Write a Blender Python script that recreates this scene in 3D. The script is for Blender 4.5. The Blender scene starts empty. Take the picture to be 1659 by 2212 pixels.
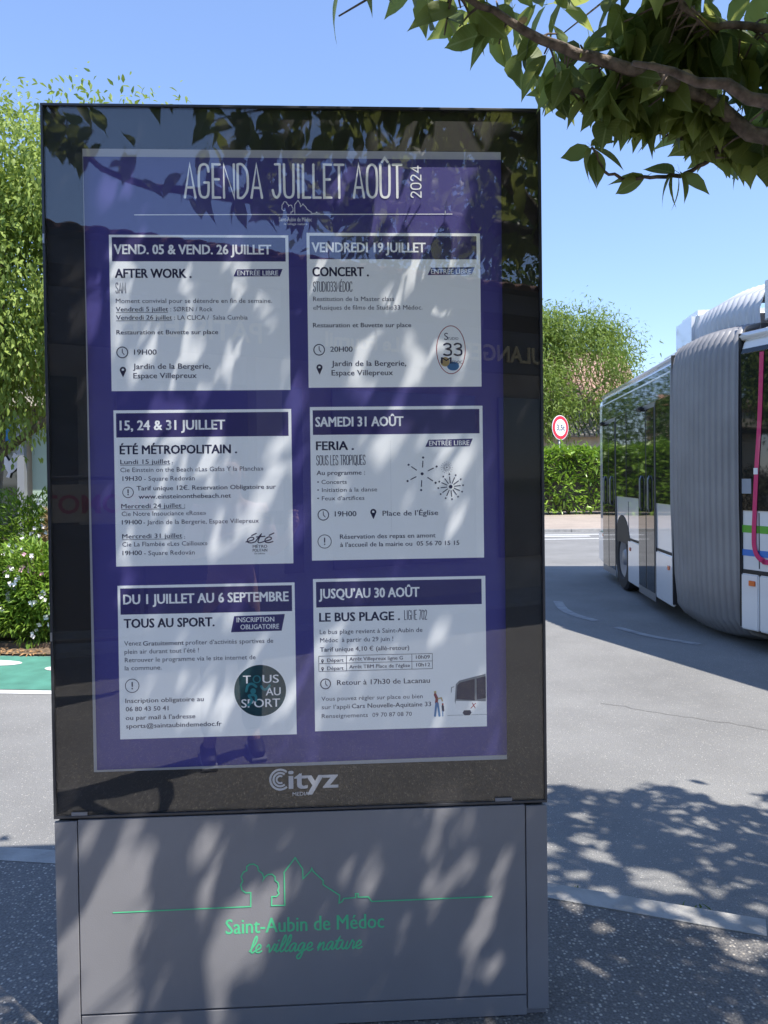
import bpy, bmesh, math, random
import numpy as np
from mathutils import Vector, Matrix, Quaternion

# ---------------------------------------------------------------- camera, light, exposure
scene = bpy.context.scene
COL = scene.collection
scene.render.resolution_x, scene.render.resolution_y = 768, 1024
cam_data = bpy.data.cameras.new('camera')
cam_data.sensor_fit = 'VERTICAL'
cam_data.sensor_height = 24.0
cam_data.sensor_width = 18.0
cam_data.lens = 1661.0 / 2212.0 * 24.0
cam_data.shift_y = -46.0 / 2212.0
cam_data.clip_start = 0.05
cam_data.clip_end = 2000
cam = bpy.data.objects.new('camera', cam_data)
COL.objects.link(cam)
YAW, PITCH, ROLL = 0.0504, -0.0150, 0.0128
fw = Vector((math.sin(YAW)*math.cos(PITCH), math.cos(YAW)*math.cos(PITCH), math.sin(PITCH)))
rt = Vector((math.cos(YAW), -math.sin(YAW), 0)); up = rt.cross(fw)
r2 = math.cos(ROLL)*rt - math.sin(ROLL)*up
u2 = math.sin(ROLL)*rt + math.cos(ROLL)*up
M = Matrix((r2, u2, -fw)).transposed().to_4x4()
M.translation = Vector((0.131, -2.235, 1.6))
cam.matrix_world = M
scene.camera = cam

SUN = Vector((0.46, -0.42, 1.0)).normalized()          # direction towards the sun
world = bpy.data.worlds.new('World'); scene.world = world; world.use_nodes = True
wn = world.node_tree.nodes; wl = world.node_tree.links; wn.clear()
sky = wn.new('ShaderNodeTexSky'); sky.sky_type = 'NISHITA'; sky.sun_disc = False
sky.sun_elevation = math.asin(SUN.z)
sky.sun_rotation = math.atan2(SUN.x, SUN.y)
sky.air_density = 1.0; sky.dust_density = 0.1; sky.ozone_density = 3.0
bgn = wn.new('ShaderNodeBackground'); bgn.inputs[1].default_value = 0.15
wo = wn.new('ShaderNodeOutputWorld')
gm = wn.new('ShaderNodeGamma'); gm.inputs[1].default_value = 0.75
ml = wn.new('ShaderNodeMix'); ml.data_type = 'RGBA'; ml.blend_type = 'MULTIPLY'; ml.inputs[0].default_value = 1; ml.clamp_result = False
ml.inputs[7].default_value = (.944, 1.036, 1.283, 1)
wl.new(sky.outputs[0], gm.inputs[0]); wl.new(gm.outputs[0], ml.inputs[6]); wl.new(ml.outputs[2], bgn.inputs[0]); wl.new(bgn.outputs[0], wo.inputs[0])
sl = bpy.data.lights.new('sun', 'SUN'); sl.energy = 3.6; sl.angle = math.radians(0.53); sl.color = (1.0, 0.95, 0.87)
so = bpy.data.objects.new('sun', sl); COL.objects.link(so)
so.rotation_euler = (-SUN).to_track_quat('-Z', 'Y').to_euler(); so.location = (10, -8, 20)
vs = scene.view_settings
vs.view_transform = 'Standard'; vs.look = 'None'; vs.exposure = 1.12; vs.gamma = 1.0
try: vs.use_curve_mapping = False
except Exception: pass
scene.cycles.max_bounces = 8; scene.cycles.transparent_max_bounces = 12
scene.cycles.diffuse_bounces = 4; scene.cycles.glossy_bounces = 4
scene.cycles.caustics_reflective = False; scene.cycles.caustics_refractive = False

RZ = -0.08      # road level; the pavement is at 0
rnd = random.Random(7); nr = np.random.default_rng(11)

# ---------------------------------------------------------------- materials
def mat(name, color=(.5,.5,.5), rough=.6, metal=0.0, spec=.5, coat=0.0, var=0.0, vscale=8.0, bump=0.0, bscale=60.0, trans=0.0):
    m = bpy.data.materials.new(name); m.use_nodes = True
    nt = m.node_tree; b = nt.nodes['Principled BSDF']
    b.inputs['Base Color'].default_value = (*color, 1); b.inputs['Roughness'].default_value = rough
    b.inputs['Metallic'].default_value = metal; b.inputs['Specular IOR Level'].default_value = spec
    b.inputs['Coat Weight'].default_value = coat; b.inputs['Coat Roughness'].default_value = .03
    tc = nt.nodes.new('ShaderNodeTexCoord')
    if var > 0:
        n = nt.nodes.new('ShaderNodeTexNoise'); n.inputs['Scale'].default_value = vscale; n.inputs['Detail'].default_value = 6
        nt.links.new(tc.outputs['Object'], n.inputs['Vector'])
        r = nt.nodes.new('ShaderNodeMapRange'); r.inputs['From Min'].default_value=.3; r.inputs['From Max'].default_value=.7
        r.inputs['To Min'].default_value = 1-var; r.inputs['To Max'].default_value = 1+var
        mx = nt.nodes.new('ShaderNodeMix'); mx.data_type='RGBA'; mx.blend_type='MULTIPLY'; mx.inputs[0].default_value=1
        mx.inputs[6].default_value=(*color,1)
        nt.links.new(n.outputs['Fac'], r.inputs['Value']); nt.links.new(r.outputs[0], mx.inputs[7]); nt.links.new(mx.outputs[2], b.inputs['Base Color'])
    if bump > 0:
        n = nt.nodes.new('ShaderNodeTexNoise'); n.inputs['Scale'].default_value = bscale; n.inputs['Detail'].default_value = 5
        nt.links.new(tc.outputs['Object'], n.inputs['Vector'])
        bp = nt.nodes.new('ShaderNodeBump'); bp.inputs['Strength'].default_value = bump; bp.inputs['Distance'].default_value=.01
        nt.links.new(n.outputs['Fac'], bp.inputs['Height']); nt.links.new(bp.outputs[0], b.inputs['Normal'])
    return m

def aggregate(name, base, stone, cell=90.0, share=.25, warm=(1.0,.93,.82), bump=.6, patch=.18, rough=.85):
    """asphalt with visible stone chips: voronoi cells, some of them pale"""
    m = bpy.data.materials.new(name); m.use_nodes = True
    nt = m.node_tree; N = nt.nodes; L = nt.links; b = N['Principled BSDF']; b.inputs['Roughness'].default_value = rough
    b.inputs['Specular IOR Level'].default_value = .35
    g = N.new('ShaderNodeNewGeometry')
    v = N.new('ShaderNodeTexVoronoi'); v.inputs['Scale'].default_value = cell; v.inputs['Randomness'].default_value = 1
    L.new(g.outputs['Position'], v.inputs['Vector'])
    sep = N.new('ShaderNodeSeparateColor'); L.new(v.outputs['Color'], sep.inputs[0])
    lt = N.new('ShaderNodeMapRange'); lt.inputs['From Min'].default_value = 1-share; lt.inputs['From Max'].default_value = 1.0
    L.new(sep.outputs[0], lt.inputs['Value'])
    inner = N.new('ShaderNodeMapRange'); inner.inputs['From Min'].default_value=.50; inner.inputs['From Max'].default_value=.28
    L.new(v.outputs['Distance'], inner.inputs['Value'])
    fac = N.new('ShaderNodeMath'); fac.operation='MULTIPLY'; L.new(lt.outputs[0], fac.inputs[0]); L.new(inner.outputs[0], fac.inputs[1])
    n1 = N.new('ShaderNodeTexNoise'); n1.inputs['Scale'].default_value = .9; n1.inputs['Detail'].default_value=8; n1.inputs['Roughness'].default_value=.65
    L.new(g.outputs['Position'], n1.inputs['Vector'])
    n2 = N.new('ShaderNodeTexNoise'); n2.inputs['Scale'].default_value = cell*1.7; n2.inputs['Detail'].default_value=3
    L.new(g.outputs['Position'], n2.inputs['Vector'])
    r1 = N.new('ShaderNodeMapRange'); r1.inputs['From Min'].default_value=.3; r1.inputs['From Max'].default_value=.7; r1.inputs['To Min'].default_value=1-patch; r1.inputs['To Max'].default_value=1+patch
    L.new(n1.outputs['Fac'], r1.inputs['Value'])
    r2_ = N.new('ShaderNodeMapRange'); r2_.inputs['From Min'].default_value=.3; r2_.inputs['From Max'].default_value=.7; r2_.inputs['To Min'].default_value=.7; r2_.inputs['To Max'].default_value=1.3
    L.new(n2.outputs['Fac'], r2_.inputs['Value'])
    mm = N.new('ShaderNodeMath'); mm.operation='MULTIPLY'; L.new(r1.outputs[0], mm.inputs[0]); L.new(r2_.outputs[0], mm.inputs[1])
    mul = N.new('ShaderNodeMix'); mul.data_type='RGBA'; mul.blend_type='MULTIPLY'; mul.inputs[0].default_value=1; mul.inputs[6].default_value=(*base,1)
    L.new(mm.outputs[0], mul.inputs[7])
    stc = N.new('ShaderNodeMix'); stc.data_type='RGBA'; L.new(sep.outputs[1], stc.inputs[0])
    stc.inputs[6].default_value=(*stone,1); stc.inputs[7].default_value=(*[stone[i]*warm[i]*.75 for i in range(3)],1)
    mix = N.new('ShaderNodeMix'); mix.data_type='RGBA'; L.new(fac.outputs[0], mix.inputs[0]); L.new(mul.outputs[2], mix.inputs[6]); L.new(stc.outputs[2], mix.inputs[7])
    L.new(mix.outputs[2], b.inputs['Base Color'])
    hs = N.new('ShaderNodeMath'); hs.operation='MULTIPLY_ADD'; hs.inputs[1].default_value=-1.0; hs.inputs[2].default_value=1.0
    L.new(v.outputs['Distance'], hs.inputs[0])
    bp = N.new('ShaderNodeBump'); bp.inputs['Strength'].default_value=bump; bp.inputs['Distance'].default_value=.006
    L.new(hs.outputs[0], bp.inputs['Height']); L.new(bp.outputs[0], b.inputs['Normal'])
    return m

def leaf_mat(name, dark, light, trans=(.25,.45,.06), tw=.45, rough=.5, obj_random=False, spec=.35):
    m = bpy.data.materials.new(name); m.use_nodes = True
    nt=m.node_tree; N=nt.nodes; L=nt.links; N.clear()
    out=N.new('ShaderNodeOutputMaterial'); b=N.new('ShaderNodeBsdfPrincipled'); t=N.new('ShaderNodeBsdfTranslucent'); mx=N.new('ShaderNodeMixShader')
    if obj_random:
        a=N.new('ShaderNodeObjectInfo'); src=a.outputs['Random']
    else:
        a=N.new('ShaderNodeAttribute'); a.attribute_name='tint'; src=a.outputs['Fac']
    c=N.new('ShaderNodeMix'); c.data_type='RGBA'; L.new(src,c.inputs[0]); c.inputs[6].default_value=(*dark,1); c.inputs[7].default_value=(*light,1)
    c2=N.new('ShaderNodeMix'); c2.data_type='RGBA'; L.new(src,c2.inputs[0]); c2.inputs[6].default_value=(*[x*.55 for x in trans],1); c2.inputs[7].default_value=(*trans,1)
    co, co2 = c.outputs[2], c2.outputs[2]
    if obj_random:
        tc=N.new('ShaderNodeTexCoord'); sp=N.new('ShaderNodeSeparateXYZ'); L.new(tc.outputs['Object'],sp.inputs[0])
        ab=N.new('ShaderNodeMath'); ab.operation='ABSOLUTE'; L.new(sp.outputs[0],ab.inputs[0])
        md=N.new('ShaderNodeMapRange'); md.inputs['From Min'].default_value=.022; md.inputs['From Max'].default_value=.006; L.new(ab.outputs[0],md.inputs['Value'])
        sd=N.new('ShaderNodeMath'); sd.operation='MULTIPLY_ADD'; sd.inputs[1].default_value=-.75; L.new(ab.outputs[0],sd.inputs[0]); L.new(sp.outputs[1],sd.inputs[2])
        fr_=N.new('ShaderNodeMath'); fr_.operation='PINGPONG'; fr_.inputs[1].default_value=.05; L.new(sd.outputs[0],fr_.inputs[0])
        sv=N.new('ShaderNodeMapRange'); sv.inputs['From Min'].default_value=.008; sv.inputs['From Max'].default_value=.001; sv.inputs['To Max'].default_value=.45; L.new(fr_.outputs[0],sv.inputs['Value'])
        mxv=N.new('ShaderNodeMath'); mxv.operation='MAXIMUM'; L.new(md.outputs[0],mxv.inputs[0]); L.new(sv.outputs[0],mxv.inputs[1])
        for k,(src_,colr) in enumerate(((co,(.26,.32,.12,1)),(co2,(.5,.55,.2,1)))):
            m_=N.new('ShaderNodeMix'); m_.data_type='RGBA'; m_.inputs[7].default_value=colr; L.new(mxv.outputs[0],m_.inputs[0]); L.new(src_,m_.inputs[6])
            if k==0: co=m_.outputs[2]
            else: co2=m_.outputs[2]
    L.new(co,b.inputs['Base Color']); b.inputs['Roughness'].default_value=rough; b.inputs['Specular IOR Level'].default_value=spec
    L.new(co2,t.inputs['Color']); mx.inputs[0].default_value=tw
    L.new(b.outputs[0],mx.inputs[1]); L.new(t.outputs[0],mx.inputs[2]); L.new(mx.outputs[0],out.inputs[0])
    return m

def thin_glass(name, ior=1.62, tint=(1,1,1), rough=0.0):
    m=bpy.data.materials.new(name); m.use_nodes=True; nt=m.node_tree; N=nt.nodes; L=nt.links; N.clear()
    out=N.new('ShaderNodeOutputMaterial'); g=N.new('ShaderNodeBsdfGlossy'); g.inputs['Roughness'].default_value=rough
    t=N.new('ShaderNodeBsdfTransparent'); t.inputs[0].default_value=(*tint,1); f=N.new('ShaderNodeFresnel'); gg=N.new('ShaderNodeNewGeometry'); mr=N.new('ShaderNodeMapRange'); mr.inputs['To Min'].default_value=ior; mr.inputs['To Max'].default_value=1/ior; L.new(gg.outputs['Backfacing'],mr.inputs['Value']); L.new(mr.outputs[0],f.inputs[0])
    mx=N.new('ShaderNodeMixShader'); L.new(f.outputs[0],mx.inputs[0]); L.new(t.outputs[0],mx.inputs[1]); L.new(g.outputs[0],mx.inputs[2]); L.new(mx.outputs[0],out.inputs[0])
    return m

M_ = {}
M_['road'] = aggregate('road_asphalt', (.215,.212,.205), (.50,.49,.46), cell=110, share=.16, bump=.35, patch=.16)
M_['pavement'] = aggregate('pavement_asphalt', (.155,.148,.142), (.60,.56,.50), cell=84, share=.55, bump=.8, patch=.2)
M_['farpave'] = aggregate('far_pavement', (.36,.30,.25), (.5,.42,.36), cell=60, share=.3, bump=.3)
M_['kerb'] = mat('kerb_concrete', (.36,.35,.33), .85, var=.18, vscale=9, bump=.5, bscale=90)
M_['green_lane'] = mat('green_paint', (.075,.235,.175), .8, var=.22, vscale=5, bump=.4, bscale=200)
M_['white_paint'] = mat('road_white_paint', (.66,.66,.64), .75, var=.12, vscale=14, bump=.4, bscale=180)
M_['worn_paint'] = mat('worn_lane_paint', (.32,.32,.32), .8, var=.25, vscale=10, bump=.4, bscale=180)
M_['soil'] = mat('soil', (.16,.11,.07), .95, var=.4, vscale=20, bump=.9, bscale=40)
M_['ground'] = mat('dry_grass_ground', (.16,.17,.07), .95, var=.35, vscale=1.5, bump=.6, bscale=20)
M_['frame'] = mat('anthracite_frame', (.085,.088,.10), .32, metal=.55, spec=.6)
M_['cabinet'] = mat('grey_cabinet_paint', (.270,.268,.285), .40, spec=.7, var=.09, vscale=2.2, bump=.06, bscale=260)
M_['dark'] = mat('dark_gap', (.012,.012,.014), .7)
M_['enamel'] = mat('black_enamel', (.016,.015,.016), .6)
M_['backlight'] = mat('white_diffuser', (.50,.53,.60), .7)
M_['indigo'] = mat('indigo_print', (.070,.062,.26), .8, var=.03, vscale=2)
M_['band'] = mat('dark_indigo_print', (.050,.042,.165), .8)
M_['card'] = mat('white_card_print', (.84,.87,.90), .8)
def add_glow(m, k):
    # weak emission added to the print, lifting shaded cards as a light box would
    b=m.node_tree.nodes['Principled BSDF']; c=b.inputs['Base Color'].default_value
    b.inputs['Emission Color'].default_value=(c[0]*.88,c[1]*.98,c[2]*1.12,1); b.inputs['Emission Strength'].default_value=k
for n_ in ('indigo','band','card','backlight'): add_glow(M_[n_], .055 if n_ in ('indigo','band') else .092)
M_['navy'] = mat('navy_ink', (.022,.024,.085), .8)
M_['white_ink'] = mat('white_ink', (.78,.78,.80), .8)
M_['white_print'] = mat('white_unprinted', (.80,.82,.85), .8); add_glow(M_['white_print'], .10)  # white lettering gets the same added emission
M_['teal'] = mat('teal_disc_ink', (.022,.085,.105), .8)
M_['teal_light'] = mat('light_teal_ink', (.06,.36,.40), .8)
M_['red_ink'] = mat('red_ink', (.42,.05,.08), .8)
M_['yellow_ink'] = mat('yellow_ink', (.75,.55,.25), .8)
M_['blue_ink'] = mat('blue_ink', (.12,.32,.65), .8)
M_['grey_ink'] = mat('grey_ink', (.30,.33,.38), .8)
M_['green_vinyl'] = mat('green_vinyl', (.13,.70,.34), .45)
M_['glass'] = thin_glass('front_glass', 1.70)
M_['bark'] = mat('cherry_bark', (.20,.155,.13), .75, var=.6, vscale=38, bump=1.0, bscale=45)
M_['scar'] = mat('pruning_scar', (.55,.42,.22), .8, var=.2, vscale=60)
M_['bark2'] = mat('grey_bark', (.18,.14,.10), .9, var=.35, vscale=10, bump=.8, bscale=20)
M_['leaf'] = leaf_mat('cherry_leaf', (.075,.125,.035), (.20,.25,.07), (.55,.62,.16), .5)
M_['leaf_obj'] = leaf_mat('cherry_leaf_single', (.060,.115,.035), (.21,.26,.075), (.55,.62,.16), .5, obj_random=True)
M_['leafL'] = leaf_mat('bright_tree_leaf', (.12,.19,.035), (.36,.45,.11), (.40,.52,.10), .35)
M_['leafH'] = leaf_mat('laurel_leaf', (.10,.21,.03), (.36,.52,.08), (.30,.50,.05), .3, rough=.35, spec=.6)
M_['leafF'] = leaf_mat('feathery_leaf', (.10,.16,.03), (.22,.30,.06), (.35,.48,.10), .35)
M_['leafB'] = leaf_mat('bed_leaf', (.08,.17,.02), (.24,.36,.05), (.36,.55,.06), .3)
M_['leafR'] = leaf_mat('reddish_bed_leaf', (.17,.12,.05), (.30,.20,.10), (.4,.25,.10), .25)
M_['leafD'] = leaf_mat('dark_tree_leaf', (.035,.07,.015), (.10,.17,.03), (.25,.38,.06), .3)
M_['petal'] = mat('white_petal', (.80,.76,.76), .7); M_['pink'] = mat('pink_petal', (.75,.40,.50), .7)
M_['buspaint'] = mat('white_bus_paint', (.78,.79,.80), .22, coat=1.0, spec=.5)
M_['busglass'] = mat('dark_bus_glass', (.010,.013,.013), .03, spec=.8)
M_['busframe'] = mat('grey_door_frame', (.22,.23,.24), .35, metal=.4)
M_['rubber'] = mat('black_rubber', (.02,.02,.022), .6)
M_['bellows'] = mat('grey_bellows_fabric', (.30,.295,.30), .42, spec=.6, var=.12, vscale=2, bump=.15, bscale=30)
M_['bellows_top'] = mat('pale_bellows_fabric', (.60,.61,.63), .35, spec=.7, var=.08, vscale=2)
M_['orange'] = mat('orange_lens', (.75,.16,.03), .25, coat=.6)
M_['st_green'] = mat('green_stripe', (.12,.42,.05), .3, coat=.8); M_['st_blue'] = mat('blue_stripe', (.05,.20,.62), .3, coat=.8); M_['st_pink'] = mat('magenta_stripe', (.62,.03,.16), .3, coat=.8)
M_['alu'] = mat('aluminium', (.55,.56,.58), .35, metal=.8)
M_['tyre'] = mat('tyre_rubber', (.025,.025,.027), .75); M_['rim'] = mat('grey_rim', (.30,.31,.33), .45, metal=.4)
M_['signred'] = mat('sign_red', (.62,.02,.05), .4); M_['signwhite'] = mat('sign_white', (.80,.80,.82), .4); M_['signback']=mat('sign_grey', (.35,.36,.37), .5, metal=.5)
M_['wall'] = mat('cream_render', (.62,.55,.42), .9, var=.08, vscale=3, bump=.3); M_['wall2'] = mat('brown_render', (.46,.40,.33), .9, var=.15, vscale=3, bump=.3)
M_['shopgreen'] = mat('pale_green_shopfront', (.40,.52,.42), .4); M_['posterblue'] = mat('blue_poster', (.03,.22,.52), .6, var=.7, vscale=6)
M_['winglass'] = mat('window_glass', (.03,.04,.045), .04, spec=1.0)
M_['tile'] = mat('clay_tile', (.36,.19,.12), .85, var=.35, vscale=4, bump=.5, bscale=30)
M_['fascia'] = mat('dark_fascia', (.07,.055,.045), .7); M_['rock'] = mat('rock', (.34,.29,.26), .95, var=.35, vscale=2.5, bump=1.0, bscale=5)
M_['plastic_green'] = mat('green_strip', (.04,.45,.16), .5)
M_['skin'] = mat('skin', (.55,.33,.24), .6); M_['hair'] = mat('brown_hair', (.05,.03,.02), .7, bump=.5, bscale=80)
M_['shirt'] = mat('pale_pink_shirt', (.55,.36,.36), .9, var=.05); M_['jeans'] = mat('dark_jeans', (.03,.035,.06), .9, var=.15, vscale=12); M_['shoe'] = mat('black_shoe', (.03,.03,.035), .6); M_['sole'] = mat('white_sole', (.32,.32,.32), .7)
M_['phone'] = mat('black_phone', (.02,.02,.02), .2); M_['dryleaf'] = mat('dry_leaf', (.35,.20,.09), .9, var=.4, vscale=30)
M_['promo_board'] = mat('promo_board', (.42,.34,.24), .7, var=.1)

# ---------------------------------------------------------------- helpers
def set_tag(o, label=None, cat=None, group=None, kind=None):
    if label: o['label'] = label
    if cat: o['category'] = cat
    if group: o['group'] = group
    if kind: o['kind'] = kind
    return o
def empty(name, loc=(0,0,0), rz=0, **k):
    o = bpy.data.objects.new(name, None); COL.objects.link(o); o.location = loc; o.rotation_euler = (0,0,rz); o.empty_display_size=.2
    return set_tag(o, **k)
def link(name, me, m=None, parent=None, **k):
    o = bpy.data.objects.new(name, me); COL.objects.link(o)
    if m is not None and not me.materials:
        for x in (m if isinstance(m,(list,tuple)) else [m]): me.materials.append(x)
    if parent is not None: o.parent = parent
    return set_tag(o, **k)
def from_bm(bm, name='mesh', smooth=False):
    me = bpy.data.meshes.new(name); bm.normal_update(); bm.to_mesh(me); bm.free()
    if smooth:
        for p in me.polygons: p.use_smooth = True
    return me
def box(bm, x0,x1,y0,y1,z0,z1, bev=0.0):
    vs_ = [bm.verts.new(v) for v in ((x0,y0,z0),(x1,y0,z0),(x1,y1,z0),(x0,y1,z0),(x0,y0,z1),(x1,y0,z1),(x1,y1,z1),(x0,y1,z1))]
    fs = [bm.faces.new([vs_[i] for i in f]) for f in ((3,2,1,0),(4,5,6,7),(0,1,5,4),(1,2,6,5),(2,3,7,6),(3,0,4,7))]
    if bev > 0:
        es = list({e for f in fs for e in f.edges})
        bmesh.ops.bevel(bm, geom=es, offset=bev, segments=2, affect='EDGES', profile=.5)
def boxobj(name, dims, m, parent=None, bev=0.0, **k):
    bm = bmesh.new(); box(bm, *dims, bev=bev); return link(name, from_bm(bm), m, parent, **k)
def poly_y(bm, pts, y):          # flat polygon on the plane Y=y facing -Y, pts (x,z)
    vs_=[bm.verts.new((a,y,b)) for a,b in pts]; bm.faces.new(vs_)
def rect_y(bm, x0,x1,z0,z1,y): poly_y(bm, [(x0,z0),(x1,z0),(x1,z1),(x0,z1)], y)
def slab_y(bm, pts, y, th):      # polygon plate of thickness th (front at y, back at y+th)
    n=len(pts); a=[bm.verts.new((p[0],y,p[1])) for p in pts]; b=[bm.verts.new((p[0],y+th,p[1])) for p in pts]
    bm.faces.new(a); bm.faces.new(list(reversed(b)))
    for i in range(n):
        j=(i+1)%n; bm.faces.new((a[j],a[i],b[i],b[j]))
def catmull(pts, n=5, closed=False):
    pts=[np.array(p,float) for p in pts]; out=[]; N=len(pts)
    rng = range(N if closed else N-1)
    for i in rng:
        if closed: p0,p1,p2,p3=pts[(i-1)%N],pts[i],pts[(i+1)%N],pts[(i+2)%N]
        else: p0,p1,p2,p3=pts[max(i-1,0)],pts[i],pts[i+1],pts[min(i+2,N-1)]
        for k in range(n):
            t=k/n; out.append(.5*((2*p1)+(-p0+p2)*t+(2*p0-5*p1+4*p2-p3)*t*t+(-p0+3*p1-3*p2+p3)*t**3))
    if not closed: out.append(pts[-1])
    return out
_dy=[0.0]
def ribbon(bm, pts, w, y, caps=True, closed=False):
    """a flat stroke on the plane Y=y; each stroke sits a hair in front of the last"""
    _dy[0] = (_dy[0]+.00004) % .0004; y = y-_dy[0]
    P=[np.array(p,float) for p in pts]; Q=[P[0]]
    for a in P[1:]:
        if np.linalg.norm(a-Q[-1])>1e-6: Q.append(a)
    P=Q; n=len(P)
    if n<2: return
    L=[];R_=[]
    for i in range(n):
        if closed: d0=P[i]-P[i-1]; d1=P[(i+1)%n]-P[i]
        else:
            d0=P[i]-P[i-1] if i>0 else P[1]-P[0]; d1=P[i+1]-P[i] if i<n-1 else P[-1]-P[-2]
        d0=d0/max(np.linalg.norm(d0),1e-9); d1=d1/max(np.linalg.norm(d1),1e-9)
        t=d0+d1; tl=np.linalg.norm(t); t = t/tl if tl>1e-3 else d1
        nn=np.array([-t[1],t[0]]); c=max(.45,abs(nn@np.array([-d1[1],d1[0]]))); h=w/2/c
        L.append(P[i]+nn*h); R_.append(P[i]-nn*h)
    vl=[bm.verts.new((a[0],y-.00001*k,a[1])) for k,a in enumerate(L)]; vr=[bm.verts.new((a[0],y-.00001*k,a[1])) for k,a in enumerate(R_)]
    for i in range(n if closed else n-1):
        j=(i+1)%n; bm.faces.new((vr[i],vr[j],vl[j],vl[i]))
    if caps and not closed:
        for i,sgn in ((0,-1),(n-1,1)):
            d=(P[1]-P[0]) if i==0 else (P[-1]-P[-2]); d=d/np.linalg.norm(d)*sgn; nn=np.array([-d[1],d[0]])
            arc=[P[i]+ (nn*math.cos(a)+d*math.sin(a))*w/2 for a in (math.pi*k/6 for k in range(1,6))]
            A=[bm.verts.new((q_[0],y,q_[1])) for q_ in arc]
            s=(vl[i],vr[i]) if sgn>0 else (vr[i],vl[i])
            try: bm.faces.new([s[0]]+A+[s[1]])
            except Exception: pass
def disc_y(bm, cx, cz, r, y, n=28, rz=None):
    poly_y(bm, [(cx+r*math.cos(2*math.pi*k/n), cz+(rz or r)*math.sin(2*math.pi*k/n)) for k in range(n)], y)
def ring_pts(cx,cz,r,n=28,rz=None): return [(cx+r*math.cos(2*math.pi*k/n), cz+(rz or r)*math.sin(2*math.pi*k/n)) for k in range(n)]
def fix_front(me, d=(0,-1,0)):   # make the flat print face the street
    for p in me.polygons:
        if p.normal.y > .5: p.flip()
def tube(bm, pts, rads, seg=8, cap=True):
    P=[Vector(p) for p in pts]; n=len(P); rings=[]
    prev=None
    for i in range(n):
        t=(P[min(i+1,n-1)]-P[max(i-1,0)]).normalized()
        if prev is None: a=t.orthogonal().normalized()
        else: a=(prev-t*prev.dot(t)).normalized()
        prev=a; b=t.cross(a)
        r = rads[i] if isinstance(rads,(list,tuple)) else rads
        rings.append([bm.verts.new(P[i]+(a*math.cos(2*math.pi*k/seg)+b*math.sin(2*math.pi*k/seg))*r) for k in range(seg)])
    for i in range(n-1):
        for k in range(seg):
            bm.faces.new((rings[i][k],rings[i][(k+1)%seg],rings[i+1][(k+1)%seg],rings[i+1][k]))
    if cap:
        try: bm.faces.new(list(reversed(rings[0]))); bm.faces.new(rings[-1])
        except Exception: pass
def tubeobj(name, pts, rads, m, parent=None, seg=8, smooth=True, **k):
    bm=bmesh.new(); tube(bm, pts, rads, seg); return link(name, from_bm(bm, smooth=smooth), m, parent, **k)

# leaf templates: (verts, faces); length along +Y, drooping tip, folded along the midrib
def leaf_template(L=1.0, W=.42, fold=.16, droop=.22, rows=5, tip=.16):
    V=[];F=[]
    if rows==9: ts=[0,.05,.14,.26,.40,.54,.67,.78,.87,.94,1.0]; prof=[0,.30,.66,.92,1.0,.93,.74,.50,.25,.09,0]
    elif rows==5: ts=[0.0,.16,.40,.64,.84,1.0]; prof=[0.0,.66,1.0,.80,.30,0.0]
    else: prof=[0.0,1.0,.6,0.0]; ts=[0.0,.35,.75,1.0]
    for t,wf in zip(ts,prof):
        y=t*L; z=-droop*t*t*L; h=W/2*wf
        V.append((0,y,z))
        if wf>0: V.append((-h,y,z+fold*h*2)); V.append((h,y,z+fold*h*2))
    # index map (the stalk comes after)
    idx=[];k=0
    for wf in prof:
        if wf>0: idx.append((k,k+1,k+2)); k+=3
        else: idx.append((k,None,None)); k+=1
    for a,b in zip(idx[:-1],idx[1:]):
        if a[1] is None: F+= [(a[0],b[0],b[1]),(a[0],b[2],b[0])]
        elif b[1] is None: F+= [(a[0],b[0],a[1]),(a[0],a[2],b[0])]
        else: F+= [(a[0],b[0],b[1],a[1]),(a[0],a[2],b[2],b[0])]
    if rows>=5:
        k=len(V); V+=[(-.010,0,.004),(.010,0,.004),(.008,-.22*L,.05),(-.008,-.22*L,.05)]; F.append((k,k+1,k+2,k+3))
    return np.array(V,float), F
def rot_frames(dirs, roll, nrnd=None):
    """orthonormal frames with Y along dirs; X horizontal-ish turned by roll"""
    d=dirs/np.linalg.norm(dirs,axis=1,keepdims=True)
    upv=np.tile(np.array([0,0,1.0]),(len(d),1)); x=np.cross(d,upv); ln=np.linalg.norm(x,axis=1,keepdims=True)
    x=np.where(ln<1e-3,np.array([[1.0,0,0]]),x/np.maximum(ln,1e-6)); z=np.cross(x,d)
    c=np.cos(roll)[:,None]; s=np.sin(roll)[:,None]
    x2=x*c+z*s; z2=-x*s+z*c
    return np.stack([x2,d,z2],axis=2)      # columns
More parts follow.
